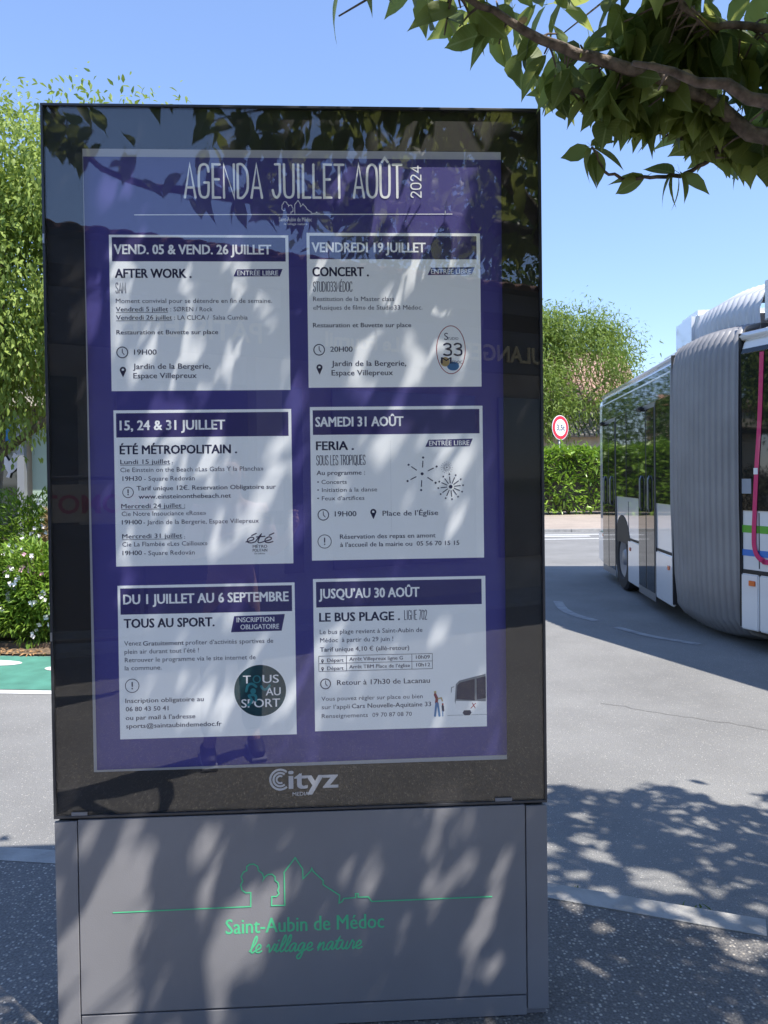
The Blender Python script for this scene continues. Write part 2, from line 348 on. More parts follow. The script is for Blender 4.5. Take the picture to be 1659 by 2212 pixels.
def scatter_mesh(name, template, pos, frames, scale, tint):
    V,F=template; n=len(pos); nv=len(V)
    P=np.einsum('nij,vj->nvi',frames,V)*scale[:,None,None]+pos[:,None,:]
    P=P.reshape(-1,3).astype(np.float32)
    sizes=[len(f) for f in F]; loops=np.concatenate([np.array(f) for f in F]); nl=len(loops)
    AL=(loops[None,:]+(np.arange(n)*nv)[:,None]).ravel().astype(np.int32)
    st=np.concatenate([[0],np.cumsum(sizes)[:-1]]); LS=(st[None,:]+(np.arange(n)*nl)[:,None]).ravel().astype(np.int32)
    LT=np.tile(np.array(sizes,dtype=np.int32),n)
    me=bpy.data.meshes.new(name); me.vertices.add(len(P)); me.vertices.foreach_set('co',P.ravel())
    me.loops.add(len(AL)); me.loops.foreach_set('vertex_index',AL)
    me.polygons.add(len(LS)); me.polygons.foreach_set('loop_start',LS); me.polygons.foreach_set('loop_total',LT)
    at=me.attributes.new('tint','FLOAT','POINT'); at.data.foreach_set('value',np.repeat(tint,nv).astype(np.float32))
    me.update(calc_edges=True); me.polygons.foreach_set('use_smooth',np.ones(len(LS),dtype=bool))
    return me
LEAF5=leaf_template(1.0,.47,.14,.22,5); LEAF3=leaf_template(1.0,.42,.14,.25,3); NARROW=leaf_template(1.0,.26,.12,.35,3); LAUREL=leaf_template(1.0,.30,.10,.15,3)
# ---------------------------------------------------------------- ground, road, pavement
def sheet(name, pts, z, m, parent=None, **k):
    bm=bmesh.new(); bm.faces.new([bm.verts.new((x,y,z)) for x,y in pts]); me=from_bm(bm)
    if me.polygons[0].normal.z<0: me.polygons[0].flip()
    return link(name, me, m, parent, **k)
sheet('ground', [(-900,-900),(900,-900),(900,900),(-900,900)], RZ-.03, M_['ground'], kind='structure')
sheet('road', [(-60,-40),(60,-40),(60,30.2),(-60,30.2)], RZ, M_['road'], kind='structure')
KL=[(-30,3.3),(-12,2.35),(-6,1.85),(-3,1.46),(-1.42,1.23),(0,.96),(.91,.75),(1.63,.44),(2.6,-.15),(4,-1.2),(7,-3.9),(12,-9),(24,-22)]   # road-side edge of the kerb
def offset_line(L, d):
    P=[np.array(p,float) for p in L]; out=[]
    for i in range(len(P)):
        t=P[min(i+1,len(P)-1)]-P[max(i-1,0)]; t/=np.linalg.norm(t); out.append(tuple(P[i]+np.array([t[1],-t[0]])*d))
    return out
KI=offset_line(KL,.13)
sheet('pavement', KI+[(24,-40),(-30,-40)], 0.0, M_['pavement'], kind='structure')
kerb=empty('kerb', (0,0,0), kind='structure')
fine=[]
for a,b in zip(KL[:-1],KL[1:]):
    a=np.array(a);b=np.array(b);n=max(1,int(np.linalg.norm(b-a)/.2))
    for k in range(n): fine.append(a+(b-a)*k/n)
fine.append(np.array(KL[-1])); fine=[f for f in fine if -12<f[0]<9]
inn=offset_line(fine,.127)
acc=0;seg=[0];last=0
for i in range(1,len(fine)):
    acc+=np.linalg.norm(fine[i]-fine[i-1])
    if acc-last>=1.0: seg.append(i); last=acc
for s,e in zip(seg[:-1],seg[1:]):
    bm=bmesh.new(); A=[];B=[]
    ids=list(range(s,e+1)); dz=rnd.uniform(-.002,.004)+.004
    for j,i in enumerate(ids):
        p=np.array(fine[i],float);q=np.array(inn[i],float)
        if j in (0,len(ids)-1):       # open mortar joint
            o=np.array(fine[ids[1]] if j==0 else fine[ids[-2]],float)-p; o=o/np.linalg.norm(o)*.007; p=p+o;q=q+o
        A.append([bm.verts.new((p[0],p[1],RZ-.02)),bm.verts.new((p[0],p[1],dz-.018)),bm.verts.new((*(p+(q-p)*.14),dz))]); B.append([bm.verts.new((q[0],q[1],dz)),bm.verts.new((q[0],q[1],RZ-.02))])
    for j in range(len(ids)-1):
        r0=A[j]+B[j]; r1=A[j+1]+B[j+1]
        for k in range(4): bm.faces.new((r0[k],r0[k+1],r1[k+1],r1[k]))
    bm.faces.new(A[0]+B[0]); bm.faces.new(list(reversed(A[-1]+B[-1])))
    bmesh.ops.recalc_face_normals(bm, faces=bm.faces[:])
    link('kerb_stone', from_bm(bm), M_['kerb'], kerb)
# gutter dirt, tufts of grass and fallen leaves along the kerb
def litter(name, L, width, count, m, z, size, kind='stuff', **k):
    seglen=[np.linalg.norm(np.array(b)-np.array(a)) for a,b in zip(L[:-1],L[1:])]; tot=sum(seglen)
    pos=[]
    for _ in range(count):
        t=rnd.random()*tot
        for (a,b),sl_ in zip(zip(L[:-1],L[1:]),seglen):
            if t<=sl_: break
            t-=sl_
        a=np.array(a);b=np.array(b);d=(b-a)/sl_; p=a+d*t+np.array([-d[1],d[0]])*abs(rnd.gauss(0,width)); pos.append((p[0],p[1],z+rnd.uniform(.002,.012)))
    pos=np.array(pos); n=len(pos); dirs=np.stack([nr.normal(size=n),nr.normal(size=n),nr.normal(size=n)*.25],1)
    me=scatter_mesh(name, LEAF3, pos, rot_frames(dirs, nr.uniform(-.6,.6,n)), nr.uniform(.4,1.2,n)*size, nr.random(n))
    return link(name, me, m, None, kind=kind, **k)
litter('dry_leaf_litter', [(-5,1.74),(-3,1.47),(-1.42,1.24),(0,.97),(.91,.76),(1.63,.45),(2.6,-.14)], .045, 750, M_['dryleaf'], RZ, .022)
def grass_tuft(x,y,r,n,label,z=RZ):
    pos=np.stack([nr.normal(x,r,n),nr.normal(y,r*.35,n),np.full(n,z)],1); dirs=np.stack([nr.normal(0,.5,n),nr.normal(0,.5,n),nr.uniform(.4,1,n)],1)
    me=scatter_mesh('grass', NARROW, pos, rot_frames(dirs, nr.uniform(-1,1,n)), nr.uniform(.02,.05,n), nr.random(n))
    o=link('grass_tuft', me, M_['leafD']); return set_tag(o,label,'grass tuft')
grass_tuft(1.33,.61,.055,260,'green grass tuft at the kerb right of the display, the larger one')
grass_tuft(.97,.76,.035,90,'small grass tuft at the kerb beside the display edge')
M_['crack']=mat('crack_dirt',(.12,.115,.11),.95)
# far side of the road on the right: pavement and crossing lines
sheet('far_pavement', [(-4,22.6),(4,21.4),(7,20.95),(10,20.9),(14,21.6),(22,24.5),(30,30.3),(30,42),(-30,42),(-30,30.3)], 0.0, M_['farpave'], kind='structure')
bm=bmesh.new()
E2=[(-4,22.6),(4,21.4),(7,20.95),(10,20.9),(14,21.6),(22,24.5)]
for a,b in zip(E2[:-1],E2[1:]):
    a=np.array(a);b=np.array(b);d=(b-a)/np.linalg.norm(b-a);n_=np.array([d[1],-d[0]])*.16
    vs_=[bm.verts.new((*q,z)) for z in (RZ-.02,.006) for q in (a,b,b+n_,a+n_)]
    for f in ((3,2,1,0),(4,5,6,7),(0,1,5,4),(1,2,6,5),(2,3,7,6),(3,0,4,7)): bm.faces.new([vs_[i] for i in f])
bmesh.ops.recalc_face_normals(bm,faces=bm.faces[:])
link('far_kerb', from_bm(bm), M_['kerb'], kind='structure')
def strip(name, line, w, z, m, **k):
    A=offset_line(line,w/2);B=offset_line(line,-w/2); return sheet_strip(name,A,B,z,m,**k)
def sheet_strip(name,A,B,z,m,**k):
    bm=bmesh.new(); a=[bm.verts.new((*p,z)) for p in A]; b=[bm.verts.new((*p,z)) for p in B]
    for i in range(len(a)-1): bm.faces.new((a[i],a[i+1],b[i+1],b[i]))
    me=from_bm(bm)
    if me.polygons[0].normal.z<0:
        for p_ in me.polygons: p_.flip()
    return link(name, me, m, **k)
# cycle lane by the flower bed (left)
CL=[(-30,9.2),(-12,6.3),(-6,4.75),(-3,4.22),(-1.5,4.0),(0.5,3.95)]
CU=[(-30,10.6),(-12,7.6),(-6,5.95),(-3,5.38),(-1.5,5.2),(.5,5.2)]
sheet_strip('cycle_lane', CL, CU, RZ+.004, M_['green_lane'], kind='structure')
strip('lane_line', offset_line(CL,.07), .10, RZ+.004, M_['white_paint'], kind='structure')
for cx,cy,rx,ry in ((-3.35,4.62,.34,.13),(-2.25,4.80,.36,.13),(-3.2,5.12,.30,.11),(-4.6,4.9,.36,.13)):   # worn cycle symbol blobs
    bm=bmesh.new(); bm.faces.new([bm.verts.new((cx+rx*math.cos(a),cy+ry*math.sin(a)-.16*(cx+rx*math.cos(a)-cx),RZ+.008)) for a in np.linspace(0,2*math.pi,22,endpoint=False)])
    link('cycle_marking', from_bm(bm), M_['white_paint'], kind='structure')
# dashes and crossing lines in the carriageway
for ln,w in (([(2.98,8.0),(2.88,7.4),(2.90,6.95),(3.02,6.55)],.12),([(3.12,6.15),(3.3,5.65),(3.62,5.2)],.10),([(4.4,4.2),(5.2,3.3),(6.2,2.4)],.1)):
    c=[tuple(q) for q in catmull(ln,4)]
    strip('lane_dash', c, w, RZ+.004, M_['worn_paint'], kind='structure')
for ln,w in (([(3,20.1),(7,19.7),(12,20.3),(18,22.3)],.22),([(3,18.5),(7,18.2),(13,19.0),(20,21.6)],.18),([(4.2,19.4),(7.0,19.1)],.25),([(8.2,19.15),(10.2,19.4)],.25)):
    strip('road_line', [tuple(q) for q in catmull(ln,4)], w, RZ+.004, M_['white_paint'], kind='structure')
def crack(pts,w):
    P=[(x+rnd.gauss(0,.012),y+rnd.gauss(0,.012)) for x,y in (tuple(q) for q in catmull(pts,9))]
    strip('road_crack', P, w, RZ+.003, M_['crack'], kind='structure')
crack([(2.0,3.35),(2.3,3.1),(2.7,2.8),(3.1,2.45),(3.6,2.0)],.005)
# flower bed ground behind the cycle lane
sheet_strip('bed_soil', [(x,y+.02) for x,y in CU], [(-30,16),(-12,16),(-6,16),(-3,16),(-1.5,16),(.5,16)], RZ+.02, M_['soil'], kind='structure')
bm=bmesh.new()
for a,b in zip(CU[:-1],CU[1:]):
    a=np.array([a[0],a[1]+.30]);b=np.array([b[0],b[1]+.30]);d=(b-a)/np.linalg.norm(b-a);n_=np.array([-d[1],d[0]])*.12
    vs_=[bm.verts.new((*q,z)) for z in (RZ,-.02) for q in (a,b,b+n_,a+n_)]
    for f in ((3,2,1,0),(4,5,6,7),(0,1,5,4),(1,2,6,5),(2,3,7,6),(3,0,4,7)): bm.faces.new([vs_[i] for i in f])
bmesh.ops.recalc_face_normals(bm,faces=bm.faces[:])
link('bed_edging', from_bm(bm), M_['soil'], kind='structure')
litter('bed_leaf_litter', [(-5,5.72),(-3,5.38),(-1.5,5.22),(0,5.2)], .12, 900, M_['dryleaf'], RZ+.02, .05)

# ---------------------------------------------------------------- the display column
K=empty('display_column', (0,0,0), label='tall anthracite display column showing an indigo agenda poster behind glass', cat='display column')
HW=.715; ZB=.6387; ZT=2.6748; DEP=.24
# lower cabinet
cab=boxobj('cabinet', (-HW+.004,HW-.004,.012,DEP-.01,.0,ZB-.012), M_['cabinet'], K, bev=.004)
boxobj('side_panel', (-HW,-.652,.002,.0118,.02,ZB-.010), M_['cabinet'], K, bev=.0015)
boxobj('side_panel', (.652,HW,.002,.0118,.02,ZB-.010), M_['cabinet'], K, bev=.0015)
boxobj('door_panel', (-.6485,.6485,.0,.0118,.068,ZB-.006), M_['cabinet'], K, bev=.0015)
boxobj('plinth_panel', (-.6485,.6485,.002,.0118,.004,.0615), M_['cabinet'], K, bev=.0015)
boxobj('shadow_gap', (-.705,.705,.02,DEP-.03,ZB-.013,ZB+.0), M_['dark'], K)
# upper case: a ring-shaped frame round the glass, and the body behind it
bm=bmesh.new(); e=.0075
for d in ((-HW,-HW+e,-.004,.05,ZB+e,ZT-e),(HW-e,HW,-.004,.05,ZB+e,ZT-e),(-HW,HW,-.004,.05,ZT-e,ZT),(-HW,HW,-.004,.05,ZB,ZB+e)): box(bm,*d,bev=.0012)
link('frame', from_bm(bm), M_['frame'], K)
boxobj('case', (-HW+.003,HW-.003,.0502,DEP,ZB+.003,ZT-.002), M_['frame'], K, bev=.006)
boxobj('glass_pane', (-HW+e,HW-e,.000,.005,ZB+e,ZT-e), M_['glass'], K)
# black enamel round the window
bm=bmesh.new(); wx0,wx1,wz0,wz1=-.604,.5993,.7657,2.5531
for d in ((-HW+e,wx0,ZB+e,ZT-e),(wx1,HW-e,ZB+e,ZT-e),(wx0,wx1,wz1,ZT-e),(wx0,wx1,ZB+e,wz0)): box(bm,d[0],d[1],.008,.011,d[2],d[3])
link('enamel_border', from_bm(bm), M_['enamel'], K)
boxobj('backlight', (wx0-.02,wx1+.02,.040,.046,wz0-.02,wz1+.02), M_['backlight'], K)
bm=bmesh.new(); slab_y(bm,[(-.5995,.7660),(.603,.7735),(.603,2.5365),(-.607,2.5365)],.0246,.0006); bmesh.ops.recalc_face_normals(bm,faces=bm.faces[:])
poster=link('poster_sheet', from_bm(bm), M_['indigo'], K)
boxobj('latch', (-.7135,-.7085,-.007,-.0042,2.279,2.306), M_['alu'], K)
boxobj('latch', (-.7135,-.7085,-.007,-.0042,1.15,1.175), M_['alu'], K)
boxobj('glass_clip', (-.665,-.620,-.003,-.0002,.6465,.656), M_['cabinet'], K); boxobj('glass_clip', (.56,.61,-.003,-.0002,.6465,.656), M_['cabinet'], K)

YC=.0240   # cards; header .0235 ; ink .0228
CARDS=[(-.538,-.0245,1.8640,2.3130),(.0285,.5375,1.8700,2.3205),(-.534,-.0235,1.3570,1.8085),(.0310,.5395,1.3640,1.8135),(-.5315,-.0210,.8540,1.3010),(.0330,.5425,.8610,1.3095)]
HEADS=[(-.5300,-.0330,2.2370,2.3060),(.0370,.5270,2.2440,2.3120),(-.5270,-.0320,1.7300,1.8000),(.0390,.5300,1.7320,1.8040),(-.5240,-.0290,1.2170,1.2930),(.0415,.5310,1.2260,1.3010)]
TITLES=['VEND. 05 & VEND. 26 JUILLET','VENDREDI 19 JUILLET','15, 24 & 31 JUILLET','SAMEDI 31 AOÛT','DU 1 JUILLET AU 6 SEPTEMBRE','JUSQU’AU 30 AOÛT']
cards=[]
for i,(c,h) in enumerate(zip(CARDS,HEADS)):
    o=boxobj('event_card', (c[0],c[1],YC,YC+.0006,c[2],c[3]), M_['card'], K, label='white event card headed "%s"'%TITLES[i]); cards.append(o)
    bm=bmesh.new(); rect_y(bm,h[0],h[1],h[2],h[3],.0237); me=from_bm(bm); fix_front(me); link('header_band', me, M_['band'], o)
YI=.0234
ink={}      # (parent key, ink name) -> bmesh
def I(key,name):
    if (key,name) not in ink: ink[(key,name)]=bmesh.new()
    return ink[(key,name)]
# ---- stroke letters (narrow rounded capitals)
G={ 'A':(1,[[(0,0),(.5,1),(1,0)],[(.2,.3),(.8,.3)]]),
 'G':(1,['c',[(.95,.78),(.85,.95),(.5,1),(.12,.9),(.02,.5),(.12,.1),(.5,0),(.88,.08),(.95,.42)],[(.95,.45),(.55,.45)]]),
 'E':(.75,[[(.95,1),(.05,1),(.05,0),(.95,0)],[(.05,.55),(.8,.55)]]),
 'N':(1,[[(.02,0),(.02,1),(.98,0),(.98,1)]]),
 'D':(1,['c',[(.03,1),(.45,1),(.9,.8),(.98,.5),(.9,.2),(.45,0),(.03,0)],[(.03,0),(.03,1)]]),
 'J':(.8,['c',[(.9,1),(.9,.5),(.88,.15),(.55,0),(.2,.06),(.03,.22)],[(.35,1),(.9,1)]]),
 'U':(.95,['c',[(.03,1),(.03,.4),(.1,.08),(.5,0),(.9,.08),(.97,.4),(.97,1)]]),
 'Û':(.95,['c',[(.03,1),(.03,.4),(.1,.08),(.5,0),(.9,.08),(.97,.4),(.97,1)],[(.2,1.08),(.5,1.2),(.8,1.08)]]),
 'C':(.95,['c',[(.95,.8),(.85,.95),(.5,1),(.12,.9),(.02,.5),(.12,.1),(.5,0),(.85,.05),(.95,.2)]]),
 'I':(.25,[[(.5,0),(.5,1)]]), 'L':(.7,[[(.03,1),(.03,0),(.97,0)]]), 'T':(.85,[[(0,1),(1,1)],[(.5,1),(.5,0)]]),
 'O':(1,['o',[(.5,1),(.9,.88),(1,.5),(.9,.12),(.5,0),(.1,.12),(0,.5),(.1,.88)]]),
 'S':(.85,['c',[(.92,.8),(.8,.96),(.5,1),(.12,.92),(.05,.75),(.2,.57),(.75,.43),(.95,.25),(.85,.06),(.5,0),(.15,.05),(.04,.22)]]),
 'M':(1.2,[[(0,0),(.08,1),(.5,.25),(.92,1),(1,0)]]), 'R':(.85,['c',[(.04,1),(.5,1),(.92,.9),(.92,.62),(.5,.5),(.04,.5)],[(.04,0),(.04,1)],[(.5,.5),(1,0)]]),
 'P':(.85,['c',[(.04,1),(.5,1),(.92,.9),(.92,.6),(.5,.47),(.04,.47)],[(.04,0),(.04,1)]]),
 'Q':(1,['o',[(.5,1),(.9,.88),(1,.5),(.9,.12),(.5,0),(.1,.12),(0,.5),(.1,.88)],[(.6,.2),(1,-.12)]]),
 '3':(.8,['c',[(.05,.9),(.4,1),(.85,.9),(.85,.65),(.4,.54),(.9,.42),(.92,.1),(.45,0),(.03,.08)]]),
 '0':(.85,['o',[(.5,1),(.9,.88),(1,.5),(.9,.12),(.5,0),(.1,.12),(0,.5),(.1,.88)]]),
 '2':(.85,['c',[(.05,.8),(.2,.96),(.5,1),(.88,.88),(.85,.6),(.05,0)],[(.05,0),(.97,0)]]),
 '4':(.9,[[(.72,0),(.72,1),(.03,.28),(1,.28)]]), '7':(.8,[[(.03,1),(.97,1),(.35,0)]]), ' ':(.35,[]),
 'É':(.75,[[(.95,1),(.05,1),(.05,0),(.95,0)],[(.05,.55),(.8,.55)],[(.4,1.1),(.7,1.25)]]) }
def strokes(bm, s, x0, width, z, cap, w, y=YI, gap=.28, rot=False, ital=0.0, flip=False):
    adv=sum(G[ch][0]+gap for ch in s)-gap; k=(width-w)/adv; x=x0+w/2
    for ch in s:
        wd,st=G[ch]; mode=None
        for part in st:
            if isinstance(part,str): mode=part; continue
            pts=part
            if mode=='o': pts=catmull(part,3,closed=True)
            elif mode=='c': pts=catmull(part,3)
            q=[(x+a*wd*k, z+w/2+b*(cap-w)) for a,b in pts]
            if rot: q=[(x0-(b_-z), z+(a_-x0)) for a_,b_ in q]
            ribbon(bm,q,w,y,closed=(mode=='o')); mode=None
        x+=(wd+gap)*k
# ---- cursive strokes
S_={'e':(.68,[[(0,.2),(.45,.5),(.5,.82),(.28,.97),(.08,.6),(.14,.15),(.4,.02),(.68,.2)]]),
 'l':(.5,[[(0,.2),(.42,1.2),(.42,1.85),(.28,1.9),(.16,1.2),(.13,.3),(.28,.02),(.5,.2)]]),
 'v':(.8,[[(0,.65),(.12,.9),(.25,.6),(.36,.04),(.55,.4),(.68,.92),(.8,.85)]]),
 'i':(.45,[[(0,.2),(.2,.9),(.15,.3),(.26,.02),(.45,.2)],[(.22,1.3),(.26,1.38)]]),
 'a':(.85,[[(.6,.85),(.35,.97),(.08,.6),(.1,.1),(.33,.05),(.6,.8),(.58,.2),(.68,.02),(.85,.2)]]),
 'g':(.85,[[(.6,.85),(.35,.97),(.08,.6),(.1,.15),(.35,.05),(.62,.85),(.52,-.6),(.28,-.9),(.1,-.6),(.4,-.2),(.85,.2)]]),
 'n':(.85,[[(0,.3),(.14,.9),(.12,.4),(.11,.0)],[(.12,.15),(.3,.7),(.5,.92),(.56,.6),(.54,.15),(.66,.02),(.85,.2)]]),
 't':(.6,[[(0,.2),(.3,1.5),(.18,.3),(.32,.02),(.6,.2)],[(.0,1.0),(.6,1.08)]]),
 'u':(.85,[[(0,.3),(.13,.9),(.12,.3),(.3,.02),(.5,.3),(.58,.9),(.55,.2),(.66,.02),(.85,.2)]]),
 'r':(.6,[[(0,.3),(.13,.9),(.2,1.05),(.32,.85),(.42,.75),(.38,.2),(.46,.02),(.6,.2)]]), ' ':(.45,[]),
 'é':(.68,[[(0,.2),(.45,.5),(.5,.82),(.28,.97),(.08,.6),(.14,.15),(.4,.02),(.68,.2)],[(.3,1.25),(.6,1.6)]])}
def cursive(bm, s, x0, width, z, xh, w, y=YI, shear=.25):
    k=width/sum(S_[c][0] for c in s); x=x0
    for c in s:
        wd,st=S_[c]
        for part in st: ribbon(bm,[(x+a*k+b*xh*shear, z+b*xh) for a,b in catmull(part,4)],w,y)
        x+=wd*k
# ---- flat type, measured once and laid down as thin shapes
_cache={}
def type_mesh(s, bold):
    key=(s,bold)
    if key not in _cache:
        c=bpy.data.curves.new('type','FONT'); c.body=s; c.size=1; c.resolution_u=2 if len(s)>12 else 4; c.offset=0
        o=bpy.data.objects.new('type',c); COL.objects.link(o); _cache[key]=o
    return _cache[key]
jobs=[]
def text(key, inkname, s, x0, width, z, cap, bold=0, y=YI, shear=0.0):
    jobs.append((key,inkname,type_mesh(s,bold),x0,width,z,cap,bold,y,shear))
def flush_text():
    bpy.context.view_layer.update(); dg=bpy.context.evaluated_depsgraph_get(); geo={}
    for o in _cache.values():
        me=bpy.data.meshes.new_from_object(o.evaluated_get(dg)); n=len(me.vertices); co=np.zeros(n*3); me.vertices.foreach_get('co',co)
        geo[o.name]=(co.reshape(-1,3),[tuple(p.vertices) for p in me.polygons]); bpy.data.meshes.remove(me)
    H=.695
    for i,(key,name,o,x0,width,z,cap,bold,y,shear) in enumerate(jobs):
        co,fs=geo[o.name]; a,b=co[:,0].min(),co[:,0].max(); kx=width/(b-a) if width else cap/H; kz=cap/H
        bm=I(key,name)
        copies=[(0,0,0)] if bold==0 else ([(-.9,0,0),(.9,0,.00004)] if bold==1 else [(-1.8,-.8,0),(1.8,-.8,.00004),(-1.8,.8,.00008),(1.8,.8,.00012),(0,0,.00016)])
        for dx,dz,dy in copies:
            vs_=[bm.verts.new((x0+(v[0]-a)*kx+v[1]*kz*shear+dx*cap*.022, y-dy, z+v[1]*kz+dz*cap*.022)) for v in co]
            for f in fs:
                try: bm.faces.new([vs_[j] for j in f])
                except Exception: pass
    for o in _cache.values():
        c=o.data; bpy.data.objects.remove(o); bpy.data.curves.remove(c)
def flush_ink(parents, mats, names):
    for (key,name),bm in ink.items():
        me=from_bm(bm); fix_front(me); link(names.get(name,'lettering'), me, M_['white_print' if name=='white' and key!=8 else mats[name]], parents[key])
